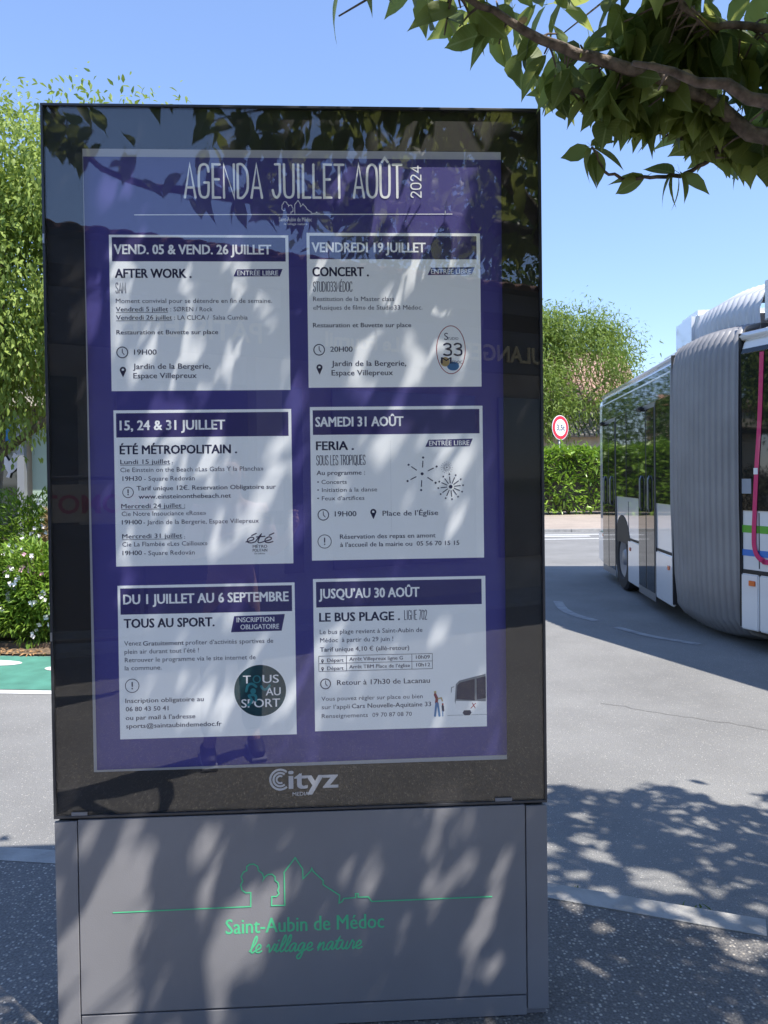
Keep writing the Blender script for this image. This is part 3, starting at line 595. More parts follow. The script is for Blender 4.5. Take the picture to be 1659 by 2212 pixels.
# ---------------------------------------------------------------- what is printed on the poster (text, x, width, baseline, cap height)
TEXT = [
  (1, 'VEND. 05 & VEND. 26 JUILLET', -0.5234, 0.4484, 2.2578, 0.0275, 'h'),
  (1, 'AFTER WORK .', -0.5218, 0.2163, 2.1898, 0.0257, 'B'),
  (1, 'SAM', -0.5217, 0.03, 2.1447, 0.0313, 'n'),
  (1, 'ENTRÉE LIBRE', -0.173, 0.1175, 2.1965, 0.0139, 'w'),
  (1, 'Moment convivial pour se détendre en fin de semaine.', -0.5213, 0.447, 2.1171, 0.0129, 'r'),
  (1, 'Vendredi 5 juillet', -0.5217, 0.1486, 2.0932, 0.0129, 'u'),
  (1, ': SØREN / Rock', -0.3667, 0.1211, 2.093, 0.0129, 'r'),
  (1, 'Vendredi 26 juillet', -0.5213, 0.1587, 2.0693, 0.0129, 'u'),
  (1, ': LA CLICA /  Salsa Cumbia', -0.3561, 0.2107, 2.0689, 0.0129, 'r'),
  (1, 'Restauration et Buvette sur place', -0.5211, 0.2901, 2.0269, 0.0129, 'b'),
  (1, '19H00', -0.4721, 0.0639, 1.9686, 0.0148, 'b'),
  (1, 'Jardin de la Bergerie,', -0.4755, 0.2208, 1.9271, 0.0157, 'b'),
  (1, 'Espace Villepreux', -0.4751, 0.1804, 1.9003, 0.0157, 'b'),
  (2, 'VENDREDI 19 JUILLET', 0.044, 0.3313, 2.2646, 0.0279, 'h'),
  (2, 'CONCERT .', 0.0449, 0.1628, 2.1948, 0.0261, 'B'),
  (2, 'STUDIO33MÉDOC', 0.0452, 0.115, 2.1492, 0.0298, 'n'),
  (2, 'ENTRÉE LIBRE', 0.3916, 0.1186, 2.2016, 0.0141, 'w'),
  (2, 'Restitution de la Master class', 0.0448, 0.2372, 2.1221, 0.013, 'r'),
  (2, '«Musiques de film» de Studio33 Médoc.', 0.0445, 0.3203, 2.097, 0.0131, 'r'),
  (2, 'Restauration et Buvette sur place', 0.0438, 0.2873, 2.0456, 0.0131, 'b'),
  (2, '20H00', 0.0932, 0.0646, 1.9745, 0.015, 'b'),
  (2, 'Jardin de la Bergerie,', 0.0964, 0.2182, 1.9324, 0.0159, 'b'),
  (2, 'Espace Villepreux', 0.096, 0.1795, 1.9052, 0.0159, 'b'),
  (2, 'TUDIO', 0.4377, 0.0323, 2.0079, 0.0075, 'r'),
  (2, 'ÉDOC', 0.4511, 0.0304, 1.9381, 0.0085, 'r'),
  (2, 'S', 0.4282, 0.0114, 2.0079, 0.0207, 'r'),
  (2, '33', 0.4238, 0.0589, 1.9599, 0.0396, 's'),
  (2, 'M', 0.4179, 0.0314, 1.9382, 0.0188, 'r'),
  (3, '15, 24 & 31 JUILLET', -0.516, 0.3, 1.7511, 0.0277, 'h'),
  (3, 'ÉTÉ MÉTROPOLITAIN .', -0.5172, 0.3343, 1.6817, 0.025, 'B'),
  (3, 'Lundi 15 juillet', -0.5168, 0.1418, 1.653, 0.013, 'u'),
  (3, ':', -0.3704, 0.0037, 1.6513, 0.0093, 'r'),
  (3, 'Cie Einstein on the Beach «Las Gafas Y la Plancha»', -0.5172, 0.4105, 1.6298, 0.013, 'r'),
  (3, '19H30', -0.5113, 0.0548, 1.6047, 0.013, 'b'),
  (3, '- Square Redován', -0.4501, 0.145, 1.604, 0.013, 'r'),
  (3, 'Tarif unique 12€. Reservation Obligatoire sur', -0.4716, 0.4004, 1.5764, 0.013, 'b'),
  (3, 'www.einsteinonthebeach.net', -0.4665, 0.265, 1.5522, 0.013, 'b'),
  (3, 'Mercredi 24 juillet :', -0.5163, 0.1824, 1.5251, 0.013, 'u'),
  (3, 'Cie Notre Insouciance «Rose»', -0.5158, 0.2414, 1.5028, 0.013, 'r'),
  (3, '19H00', -0.5153, 0.0567, 1.4786, 0.013, 'b'),
  (3, '- Jardin de la Bergerie, Espace Villepreux', -0.4541, 0.3321, 1.4777, 0.013, 'r'),
  (3, 'Mercredi 31 juillet', -0.5151, 0.1714, 1.4378, 0.013, 'u'),
  (3, ':', -0.3391, 0.0037, 1.4348, 0.0093, 'r'),
  (3, 'Cie La Flambée «Les Cailloux»', -0.5155, 0.2443, 1.4145, 0.013, 'r'),
  (3, '19H00', -0.5151, 0.0549, 1.3894, 0.013, 'b'),
  (3, '- Square Redován', -0.4538, 0.1452, 1.3883, 0.013, 'r'),
  (3, 'été', -0.1609, 0.0781, 1.4187, 0.0281, 's'),
  (3, 'MÉTRO', -0.1407, 0.0418, 1.4043, 0.0084, 'b'),
  (3, 'POLITAIN', -0.1409, 0.0419, 1.3931, 0.0084, 'b'),
  (3, '13e édition', -0.1363, 0.0307, 1.3855, 0.0047, 'b'),
  (4, 'SAMEDI 31 AOÛT', 0.0471, 0.2567, 1.7561, 0.0281, 'h'),
  (4, 'FERIA .', 0.0481, 0.1088, 1.6876, 0.0253, 'B'),
  (4, 'SOUS LES TROPIQUES', 0.0474, 0.1445, 1.6426, 0.03, 'n'),
  (4, 'Au programme :', 0.048, 0.1417, 1.6144, 0.0131, 'b'),
  (4, '• Concerts', 0.0495, 0.0863, 1.5881, 0.0122, 'r'),
  (4, '• Initiation à la danse', 0.0491, 0.1757, 1.5647, 0.0122, 'r'),
  (4, '• Feux d’artifices', 0.0488, 0.1381, 1.5402, 0.0122, 'r'),
  (4, 'ENTRÉE LIBRE', 0.3799, 0.119, 1.6973, 0.0142, 'w'),
  (4, '19H00', 0.0997, 0.063, 1.4925, 0.0151, 'b'),
  (4, 'Place de l’Église', 0.24, 0.164, 1.4922, 0.0151, 'b'),
  (4, 'Réservation des repas en amont', 0.1138, 0.2818, 1.4263, 0.0132, 'b'),
  (4, 'à l’accueil de la mairie ou  05 56 70 15 15', 0.1144, 0.3515, 1.4027, 0.0132, 'b'),
  (5, 'DU 1 JUILLET AU 6 SEPTEMBRE', -0.5148, 0.4751, 1.2471, 0.0279, 'h'),
  (5, 'TOUS AU SPORT.', -0.5142, 0.2586, 1.1781, 0.0261, 'B'),
  (5, 'INSCRIPTION', -0.1905, 0.1089, 1.1877, 0.0141, 'w'),
  (5, 'OBLIGATOIRE', -0.1797, 0.1118, 1.1667, 0.0141, 'w'),
  (5, 'Venez', -0.5151, 0.0486, 1.1268, 0.0131, 'r'),
  (5, 'Gratuitement', -0.4611, 0.1168, 1.1255, 0.0131, 'b'),
  (5, 'profiter d’activités sportives de', -0.3387, 0.2533, 1.1254, 0.0131, 'r'),
  (5, 'plein air durant tout l’été !', -0.5146, 0.2134, 1.1025, 0.0131, 'r'),
  (5, 'Retrouver le programme via le site internet de', -0.5141, 0.3767, 1.0783, 0.0131, 'r'),
  (5, 'la commune.', -0.5146, 0.1055, 1.0549, 0.0131, 'r'),
  (5, 'Inscription obligatoire au', -0.5144, 0.2247, 0.9596, 0.0131, 'b'),
  (5, '06 80 43 50 41', -0.5139, 0.1222, 0.9353, 0.0131, 'b'),
  (5, 'ou par mail à l’adresse', -0.5144, 0.1998, 0.91, 0.0131, 'b'),
  (5, 'sports@saintaubindemedoc.fr', -0.5139, 0.2749, 0.8857, 0.0131, 'b'),
  (5, 'T', -0.1747, 0.0223, 1.0077, 0.0235, 'w'),
  (5, 'O', -0.1467, 0.0233, 1.0079, 0.0235, 'T'),
  (5, 'US', -0.1178, 0.0467, 1.0081, 0.0236, 'w'),
  (5, 'AU', -0.1091, 0.043, 0.971, 0.0236, 'w'),
  (5, 'SPORT', -0.1804, 0.1119, 0.9372, 0.0245, 'w'),
  (6, 'JUSQU’AU 30 AOÛT', 0.0504, 0.2946, 1.2521, 0.0283, 'h'),
  (6, 'LE BUS PLAGE .', 0.0504, 0.2359, 1.1842, 0.0255, 'B'),
  (6, 'LIGNE 702', 0.2996, 0.0684, 1.1834, 0.0294, 'n'),
  (6, 'Le bus plage revient à Saint-Aubin de', 0.0508, 0.3025, 1.1473, 0.0132, 'r'),
  (6, 'Médoc  à partir du 29 juin !', 0.0514, 0.2151, 1.1228, 0.0132, 'r'),
  (6, 'Tarif unique 4,10 € (allé-retour)', 0.051, 0.2626, 1.0954, 0.0132, 'b'),
  (6, 'Départ', 0.0713, 0.048, 1.0646, 0.0104, 'b'),
  (6, 'Arrêt Villepreux ligne G', 0.1363, 0.158, 1.0668, 0.0104, 'b'),
  (6, '10h09', 0.3333, 0.0409, 1.0676, 0.0105, 'b'),
  (6, 'Départ', 0.0709, 0.048, 1.0409, 0.0104, 'b'),
  (6, 'Arrêt TBM Place de l’église', 0.136, 0.179, 1.044, 0.0104, 'b'),
  (6, '10h12', 0.334, 0.041, 1.0447, 0.0105, 'b'),
  (6, 'Retour à 17h30 de Lacanau', 0.0995, 0.2739, 0.9957, 0.0152, 'b'),
  (6, 'Vous pouvez régler sur place ou bien', 0.0527, 0.2991, 0.9505, 0.0123, 'r'),
  (6, 'sur l’appli', 0.0533, 0.0829, 0.9259, 0.0123, 'r'),
  (6, 'Cars Nouvelle-Aquitaine 33', 0.1419, 0.2344, 0.9262, 0.0133, 'b'),
  (6, 'Renseignements', 0.053, 0.1358, 0.8994, 0.0123, 'r'),
  (6, '09 70 87 08 70', 0.2021, 0.1168, 0.8989, 0.0124, 'r'),
  (0, 'AGENDA', -0.3233, 0.2283, 2.4174, 0.0943, 'N'),
  (0, 'JUILLET', -0.0716, 0.2133, 2.4188, 0.0949, 'N'),
  (0, 'AOÛT', 0.1643, 0.1469, 2.4202, 0.0954, 'N'),
  (0, 'Saint-Aubin de Médoc', -0.0509, 0.0955, 2.3533, 0.0119, 'S'),
  (0, 'le village nature', -0.0365, 0.0677, 2.3428, 0.0066, 'S'),
  (7, 'Saint-Aubin de Médoc', -0.2325, 0.4597, 0.2845, 0.0436, 'G'),
  (7, 'le village nature', -0.1661, 0.3261, 0.2265, 0.0247, 'V'),
  (8, 'MEDIA', -0.0341, 0.047, 0.6795, 0.0108, 'w'),
]
GREEN = [(-0.5525, 0.3614), (-0.1594, 0.3631), (-0.1588, 0.4039), (-0.1728, 0.4035), (-0.1839, 0.4125), (-0.1874, 0.4269), (-0.1816, 0.439), (-0.1861, 0.4515), (-0.1793, 0.4645), (-0.169, 0.4689), (-0.1697, 0.4803), (-0.1612, 0.4866), (-0.1491, 0.4871), (-0.138, 0.48), (-0.1353, 0.4676), (-0.1242, 0.4586), (-0.1198, 0.4451), (-0.1246, 0.4358), (-0.1169, 0.4488), (-0.1084, 0.4551), (-0.0971, 0.4557), (-0.0879, 0.4477), (-0.088, 0.4372), (-0.0797, 0.4302), (-0.0771, 0.4168), (-0.0809, 0.4075), (-0.0773, 0.3978), (-0.085, 0.3896), (-0.0981, 0.3901), (-0.0994, 0.3635), (-0.0609, 0.3629), (-0.0614, 0.46), (-0.0289, 0.5015), (-0.0077, 0.4674), (-0.0072, 0.4388), (0.0157, 0.4608), (0.0187, 0.4692), (0.0223, 0.4596), (0.0512, 0.4318), (0.051, 0.4194), (0.0987, 0.386), (0.0965, 0.3631), (0.1051, 0.3666), (0.1109, 0.3759), (0.145, 0.3774), (0.1452, 0.3889), (0.1528, 0.3886), (0.1526, 0.378), (0.183, 0.3778), (0.1923, 0.364), (0.5467, 0.364)]
IC1 = [(-0.5056, 1.9752), (-0.5048, 1.9199), (0.0606, 1.9802), (0.0607, 1.9242), (0.4478, 1.9786)]
IC2 = [(-0.4963, 1.5712), (0.066, 1.4977), (0.2127, 1.4992), (0.0687, 1.4195), (0.358, 1.6144), (0.4422, 1.5754), (0.4314, 1.6324), (0.2664, 1.7107), (0.2631, 1.4512)]
IC3 = [(-0.4943, 1.0096), (-0.1256, 0.9856), (0.0657, 1.0004), (0.4431, 0.9914), (0.5446, 0.8833), (0.3993, 0.9257)]
TABLE = [(0.047, 1.0794), (0.3821, 1.0845), (0.0464, 1.0368), (0.3816, 1.0388), (0.1279, 1.0755), (0.321, 1.0707), (0.0468, 1.0605), (0.3819, 1.0616)]
BADGE1 = [(-0.1841, 2.1937), (-0.1745, 2.2141), (-0.0422, 2.2152), (-0.0509, 2.1938)]
BADGE2 = [(0.3811, 2.1978), (0.3918, 2.2194), (0.5209, 2.2215), (0.5121, 2.1998)]
BADGE4 = [(0.3685, 1.6936), (0.3782, 1.7143), (0.5096, 1.7167), (0.4998, 1.6941)]
BADGE5 = [(-0.2076, 1.1589), (-0.1976, 1.2057), (-0.0504, 1.209), (-0.0605, 1.1603)]
Y2024 = [(0.3305, 2.4211), (0.3658, 2.5182)]
LINE = [(-0.4651, 2.3673), (0.457, 2.3783)]
SMALL = [(-0.048, 2.3706), (0.0439, 2.3989)]
HEAD = [(-0.5325, 2.3064), (-0.04, 2.2356), (0.0354, 2.3129), (0.5259, 2.2441)]
HEAD3 = [(-0.5278, 1.8048), (-0.0336, 1.7259), (0.0384, 1.802), (0.5289, 1.7298)]
HEAD5 = [(-0.5241, 1.2919), (-0.0298, 1.2133), (0.0416, 1.2966), (0.5309, 1.2202)]
CITYZ = [(-0.0984, 0.7642), (-0.0499, 0.6976), (-0.049, 0.7558), (0.0952, 0.6928), (0.0438, 0.6782)]
LATCH = [(-0.7143, 2.3061), (-0.7083, 2.28)]

for card,s,x0,w,z,cap,st in TEXT:
    if s=='33' : strokes(I(2,'navy'),'33',x0,w,z,cap,.005); continue
    if s=='été': cursive(I(3,'navy'),'été',x0,w,z,cap*.62,.0032); continue
    if s=='le village nature' and st=='V': cursive(I(7,'green'),s,x0,w,z,cap,.0045,y=-.0006); continue
    if st=='r': text(card,'navy',s,x0,w,z,cap,0)
    elif st in 'bu':
        text(card,'navy',s,x0,w,z,cap,1)
        if st=='u': ribbon(I(card,'navy'),[(x0,z-cap*.24),(x0+w,z-cap*.24)],cap*.10,YI,caps=False)
    elif st=='B': text(card,'navy',s,x0,w,z,cap,2)
    elif st=='h': text(card,'white',s,x0,w,z,cap,2)
    elif st=='w': text(card,'white',s,x0,w,z,cap,1, y=(YI-.0006 if card!=8 else .0062))
    elif st=='T': text(card,'tealL',s,x0,w,z,cap,1, y=YI-.0006)
    elif st=='n': strokes(I(card,'navy'),s,x0,w,z,cap,.0019)
    elif st=='N': strokes(I(0,'white'),s,x0,w,z,.1025,.0070,gap=.31)
    elif st=='S': text(0,'white',s,x0,w,z,cap,0)
    elif st=='G': text(7,'green',s,x0,w,z,cap,1,y=-.0006)
strokes(I(0,'white'),'2024',.3665,.0955,2.422,.033,.0036,rot=True,gap=.35)
ribbon(I(0,'white'),[(-.4651,2.370),(.457,2.3765)],.0022,YI,caps=False); ribbon(I(0,'white'),[(.4355,2.376),(.4355,2.386)],.0018,YI)
GX=np.array(GREEN); s_=.092/1.1
def small(v): return (-.046+(v[0]+.2)*.30+.0, 2.3725+(v[1]-.363)*.30)
ribbon(I(0,'white'),[small(v) for v in GREEN[2:-2]],.0016,YI)
ribbon(I(7,'green'),[tuple(v) for v in GREEN],.0036,-.0010)
# badges
for key,b in ((1,BADGE1),(2,BADGE2),(4,BADGE4),(5,BADGE5)): poly_y(I(key,'band'),b,YI-.0002)
# icons
def clock(key,c,r=.0155):
    ribbon(I(key,'navy'),ring_pts(c[0],c[1],r,30),.0027,YI,closed=True); ribbon(I(key,'navy'),[(c[0],c[1]+r*.62),(c[0],c[1]),(c[0]+r*.34,c[1]-r*.42)],.0022,YI)
def pin(key,c,r=.0095):
    ring=[(c[0]+r*.62*math.cos(a)*1.5,c[1]+r*.5+r*.95*math.sin(a)) for a in np.linspace(-.55,math.pi+.55,20)]
    hole=[(c[0]+r*.38*math.cos(a),c[1]+r*.55+r*.38*math.sin(a)) for a in np.linspace(-.9,math.pi+.9,20)]
    bm=I(key,'navy'); a_=[bm.verts.new((p[0],YI,p[1])) for p in ring]; b_=[bm.verts.new((p[0],YI,p[1])) for p in hole]
    for i in range(19): bm.faces.new((a_[i],a_[i+1],b_[i+1],b_[i]))
    t=bm.verts.new((c[0],YI,c[1]-r*1.75)); bm.faces.new((t,a_[0],b_[0])); bm.faces.new((t,b_[-1],a_[-1])); bm.faces.new((t,b_[0],b_[-1]))
def excl(key,c,r):
    ribbon(I(key,'navy'),ring_pts(c[0],c[1],r,30),.0020,YI,closed=True); ribbon(I(key,'navy'),[(c[0],c[1]+r*.5),(c[0],c[1]-r*.08)],.0034,YI); disc_y(I(key,'navy'),c[0],c[1]-r*.42,.0021,YI-.0005,10)
clock(1,IC1[0]); pin(1,IC1[1]); clock(2,IC1[2]); pin(2,IC1[3]); excl(3,IC2[0],.0152); clock(4,IC2[1]); pin(4,IC2[2]); excl(4,IC2[3],.0195); excl(5,IC3[0],.0195); clock(6,IC3[2],.0145)
for k in (0,1): pin(6,(.0575,1.0668-.0228*k),.0042)
# studio oval
cx,cz=IC1[4]
disc_y(I(2,'yellow'),cx-.018,cz-.035,.014,YI+.0002,18); disc_y(I(2,'bluei'),cx+.006,cz-.048,.018,YI+.0004,18,.013)
ribbon(I(2,'red'),ring_pts(cx,cz,.0425,36,.0705),.0022,YI,closed=True)
# fireworks
def burst(c,n,r0,r1,w,dot,ph=0.0,cd=.0045):
    for k in range(n):
        a=ph+2*math.pi*k/n; d=(math.cos(a),math.sin(a)); ribbon(I(4,'navy'),[(c[0]+d[0]*r0,c[1]+d[1]*r0),(c[0]+d[0]*r1*.78,c[1]+d[1]*r1*.78)],w,YI); disc_y(I(4,'navy'),c[0]+d[0]*r1,c[1]+d[1]*r1,dot,YI-.0005,10)
    disc_y(I(4,'navy'),c[0],c[1],cd,YI-.0005,14)
burst(IC2[4],6,.020,.048,.0028,.0032,.45); burst(IC2[5],12,.0115,.037,.0026,.0026,.1,.0055); burst(IC2[6],16,.006,.0165,.0010,.0010,0,.0022)
for k in range(46): disc_y(I(4,'greyi'),.2655,1.71-k*.0058,.0008,YI,6)
# table on the last card
tx=(.0468,.1280,.3210,.3818); tz=(1.0824,1.0605,1.0375)
for z in tz: ribbon(I(6,'navy'),[(tx[0],z),(tx[3],z)],.0014,YI,caps=False)
for x in tx: ribbon(I(6,'navy'),[(x,tz[0]),(x,tz[2])],.0014,YI,caps=False)
# sports disc
disc_y(I(5,'teal'),IC3[1][0],IC3[1][1],.0755,YI+.0002,48)
ribbon(I(5,'tealL'),[tuple(q) for q in catmull([(-.166,.985),(-.160,1.003),(-.148,1.006),(-.137,.998)],4)],.0075,YI-.0005)
ribbon(I(5,'tealL'),[tuple(q) for q in catmull([(-.122,.998),(-.116,.990),(-.107,.990),(-.098,1.000)],4)],.0075,YI-.0005)
ribbon(I(5,'tealL'),[tuple(q) for q in catmull([(-.160,.944),(-.150,.957),(-.158,.972),(-.140,.972),(-.138,.957)],4)],.0075,YI-.0005)
disc_y(I(5,'tealL'),-.146,.985,.0085,YI-.0007,14)
# coach and walkers drawing
def pg(name,pts,dy=0): poly_y(I(6,name),pts,YI-dy*.4)
pg('greyi',[(.447,.940),(.451,.990),(.462,1.000),(.540,1.018),(.540,.928),(.500,.918),(.452,.918)],-.0004)
pg('navy',[(.452,.945),(.455,.986),(.464,.994),(.507,1.004),(.507,.940)],.0010)
pg('navy',[(.513,.942),(.513,1.005),(.5405,1.011),(.5405,.946)],.0010)
pg('white',[(.449,.921),(.450,.940),(.540,.936),(.540,.914),(.51,.906),(.455,.912)],.0012)
pg('navy',[(.470,.903),(.474,.911),(.493,.911),(.497,.903),(.490,.896),(.476,.896)],.0014)
ribbon(I(6,'greyi'),[(.425,.897),(.5425,.897)],.0012,YI,caps=False); ribbon(I(6,'greyi'),[(.445,.982),(.438,.980),(.437,.966)],.0022,YI)
ribbon(I(6,'red'),[(.495,.917),(.503,.924),(.500,.932)],.0022,YI-.0006); ribbon(I(6,'red'),[(.508,.917),(.503,.926),(.509,.931)],.0022,YI-.0006)
ribbon(I(6,'bluei'),[(.392,.934),(.390,.915),(.388,.897)],.0065,YI); ribbon(I(6,'bluei'),[(.396,.934),(.399,.915),(.401,.897)],.0065,YI); ribbon(I(6,'red'),[(.389,.960),(.394,.948),(.392,.936)],.0085,YI); disc_y(I(6,'yellow'),.389,.967,.004,YI,10); ribbon(I(6,'yellow'),[(.398,.948),(.407,.950),(.410,.941)],.004,YI)
ribbon(I(6,'navy'),[(.411,.925),(.412,.912)],.007,YI); disc_y(I(6,'red'),.411,.931,.003,YI,10); ribbon(I(6,'bluei'),[(.411,.910),(.411,.896)],.003,YI)
# maker's mark printed on the glass under the window
bm=I(8,'white'); cx,cz=-.0695,.7285
arc=lambda r,a0,a1:[(cx+r*math.cos(a),cz+r*math.sin(a)) for a in np.linspace(a0,a1,22)]
ribbon(bm,arc(.0290,.85,2*math.pi-.85),.0062,.0062,caps=False); ribbon(bm,arc(.0195,.85,2*math.pi-.85),.0062,.0062,caps=False); ribbon(bm,arc(.0105,.95,2*math.pi-.95),.0055,.0062,caps=False)
text(8,'white','ityz',-.0440,.1410,.7010,.0560,2,y=.0062)
flush_text()
PAR={0:poster,7:K,8:K}
for i in range(6): PAR[i+1]=cards[i]
flush_ink(PAR,{'navy':'navy','white':'white_ink','green':'green_vinyl','tealL':'teal_light','teal':'teal','band':'band','red':'red_ink','yellow':'yellow_ink','bluei':'blue_ink','greyi':'grey_ink'},
   {'navy':'dark_lettering','white':'white_lettering','green':'village_emblem','teal':'printed_disc','tealL':'printed_figure','band':'badge','red':'red_drawing','yellow':'yellow_drawing','bluei':'blue_drawing','greyi':'grey_drawing'})
# ---------------------------------------------------------------- buildings
def wallbox(name, dims, m, parent, **k): return boxobj(name, dims, m, parent, **k)
# shop across the road (left background)
shop=empty('shop_building', (-6,14,0), label='low cream shop building behind the flower bed and bright green tree', cat='building')
def S(name,x0,x1,y0,y1,z0,z1,m,bev=0,**k): return boxobj(name,(x0+6,x1+6,y0-14,y1-14,z0,z1),M_[m],shop,bev,**k)
S('wall',-16,-2.6,14.0,22,-.1,4.2,'wall'); S('fascia_board',-16.3,-2.4,13.2,22.3,3.13,3.62,'wall'); S('beam',-16,-2.6,13.5,13.95,2.98,3.12,'fascia'); S('canopy_roof',-16.5,-2.2,13.1,22.5,3.63,3.8,'tile')
S('shopfront_panel',-6.28,-3.2,13.90,13.97,.1,2.80,'shopgreen')
S('green_strip',-6.2,-3.2,13.84,13.88,2.80,2.88,'plastic_green'); S('post',-6.46,-6.32,13.6,13.74,-.1,2.98,'signback'); S('post',-3.2,-3.06,13.6,13.74,-.1,2.98,'signback')
S('window',-11.5,-6.9+.42,13.90,13.97,.5,2.85,'winglass'); S('hanging_poster',-6.90,-6.50,13.80,13.83,2.32,3.0,'posterblue')
bm=bmesh.new(); bird=[(-.20,.30),(-.16,.20),(-.20,.10),(-.10,.02),(-.02,-.10),(-.06,-.20),(.0,-.22),(.03,-.12),(.10,-.08),(.18,.02),(.20,.16),(.16,.26),(.10,.30),(.06,.18),(.0,.12),(-.06,.22),(-.10,.34)]
slab_y(bm,[(-6.72+6+a,1.94+b) for a,b in bird],-.16,.01); bmesh.ops.recalc_face_normals(bm,faces=bm.faces[:]); link('rooster_emblem', from_bm(bm), M_['signwhite'], shop)
# pale house behind the far trees
house=empty('house', (-5,44,0), label='cream two storey house beyond the far hedge behind the display', cat='house')
for nm,d,m in (('wall',(-5,5,0,8,-.1,5.6),'wall'),('window',(-3.6,-2.4,-.04,-.01,1.0,2.3),'winglass'),('window',(-.6,.6,-.04,-.01,1.0,2.3),'winglass'),('window',(2.4,3.6,-.04,-.01,1.0,2.3),'winglass'),('window',(-3.6,-2.4,-.04,-.01,3.6,4.8),'winglass'),('window',(2.4,3.6,-.04,-.01,3.6,4.8),'winglass')): boxobj(nm,d,M_[m],house)
bm=bmesh.new(); a=[bm.verts.new(v) for v in ((-5.4,-.5,5.61),(5.4,-.5,5.61),(5.4,8.5,5.61),(-5.4,8.5,5.61),(-5.4,4,7.6),(5.4,4,7.6))]
for f in ((3,2,1,0),(0,1,5,4),(2,3,4,5),(0,4,3),(1,2,5)): bm.faces.new([a[i] for i in f])
link('roof', from_bm(bm), M_['tile'], house)
# tile roofed house half hidden by the loose tree on the right
cot=empty('house',(13,41,0),label='brown house with pinkish tiled roof half hidden by the loose bright tree',cat='house')
boxobj('wall',(-5,5,-1.5,6,-.1,5.2),M_['wall2'],cot)
def gable(name,x0,x1,y0,y1,z0,z1,m):
    ym=(y0+y1)/2; bm=bmesh.new(); a=[bm.verts.new(v) for v in ((x0,y0,z0),(x1,y0,z0),(x1,y1,z0),(x0,y1,z0),(x0,ym,z1),(x1,ym,z1))]
    for f in ((3,2,1,0),(0,1,5,4),(2,3,4,5),(0,4,3),(1,2,5)): bm.faces.new([a[i] for i in f])
    bmesh.ops.recalc_face_normals(bm,faces=bm.faces[:])
    rf=link(name, from_bm(bm), m, cot); sl_=math.atan2(z1-z0,ym-y0); L_=math.hypot(z1-z0,ym-y0)
    tb=bmesh.new()
    for r in range(int(L_/.34)):
        for c in range(int((x1-x0)/.26)):
            x=x0+.13+c*.26; t=(r+.5)*.34/L_; box(tb,x-.10,x+.10,-.16,.18,0,.07)
            vv=tb.verts[-8:] if False else list(tb.verts)[-8:]
            bmesh.ops.rotate(tb,verts=vv,cent=(x,0,0),matrix=Matrix.Rotation(sl_-.05,3,'X')); bmesh.ops.translate(tb,verts=vv,vec=(0,y0+(ym-y0)*t,z0+(z1-z0)*t+.02))
    link('roof_tiles', from_bm(tb), m, rf, kind='stuff')
M_['tile_pink']=mat('faded_clay_tile',(.42,.27,.22),.9,var=.3,vscale=2); M_['tile_grey']=mat('grey_tile',(.30,.27,.25),.9,var=.3,vscale=2)
gable('roof',-3.6,3.4,-2.2,4.2,5.6,8.9,M_['tile_pink']); boxobj('gable_wall',(-3.3,3.1,-1.6,3.6,5.2,5.7),M_['wall2'],cot)
gable('porch_roof',-3.2,2.0,-5.2,-1.4,3.6,5.0,M_['tile_grey']); boxobj('porch_wall',(-3.0,1.8,-4.6,-1.6,-.1,3.7),M_['wall2'],cot)
# bakery behind the photographer: seen in the glass. local frame: x along the front, y towards the back
BX=Vector((-3.4,-4.25,0)); bdir=Vector((2.1,-1.0,0)).normalized(); brot=math.atan2(bdir.y,bdir.x)
bak=empty('bakery_building', BX, label='dark fronted bakery with a low tiled roof behind the photographer, mirrored in the glass', cat='shop')
bak.rotation_euler=(0,0,brot)      # local +x along the front (to the right), local -y is the back
Bx=lambda name,x0,x1,y0,y1,z0,z1,m,**k: boxobj(name,(x0,x1,y0,y1,z0,z1),M_[m],bak,**k)
Bx('wall',-5,9.5,-8,-1.2,0,3.55,'wall2'); Bx('fascia_board',-5.2,9.7,-.12,-.04,3.56,3.80,'fascia'); Bx('soffit',-5.2,9.7,-1.2,-.13,3.60,3.66,'fascia'); Bx('sign_board',.2,8.0,-.10,-.02,2.85,3.35,'fascia')
for i in range(5): Bx('shop_window',-3.2+i*2.5,-1.1+i*2.5,-1.19,-1.14,.5,2.7,'winglass')
for x in (-5.0,-1.0,3.0,9.2): Bx('pillar',x,x+.28,-.45,-.17,0,3.58,'wall2')
Bx('step',-5,9.5,-1.2,-.2,0.0,.05,'kerb')
# roof slope and its tiles
bm=bmesh.new(); r0,r1=3.82,5.05
a=[bm.verts.new(v) for v in ((-5.3,.1,r0),(9.8,.1,r0),(9.8,-4.2,r1),(-5.3,-4.2,r1),(9.8,-8.4,r0),(-5.3,-8.4,r0))]
bm.faces.new([a[i] for i in (0,1,2,3)]); bm.faces.new([a[i] for i in (3,2,4,5)]); bm.faces.new([a[i] for i in (5,4,1,0)]); bm.faces.new([a[i] for i in (1,4,2)]); bm.faces.new([a[i] for i in (0,3,5)])
bmesh.ops.recalc_face_normals(bm,faces=bm.faces[:])
roof=link('roof', from_bm(bm), M_['fascia'], bak)
sl=math.atan2(r1-r0,4.3)
bm=bmesh.new(); n=6; TL=.46
A=[[bm.verts.new((.105*math.cos(math.pi*k/n)*(1-.12*e_),-e_*TL,.06*math.sin(math.pi*k/n)*(1-.12*e_)+.0)) for k in range(n+1)] for e_ in (0,1)]
B=[[bm.verts.new((.092*math.cos(math.pi*k/n)*(1-.12*e_),-e_*TL,.047*math.sin(math.pi*k/n)*(1-.12*e_))) for k in range(n+1)] for e_ in (0,1)]
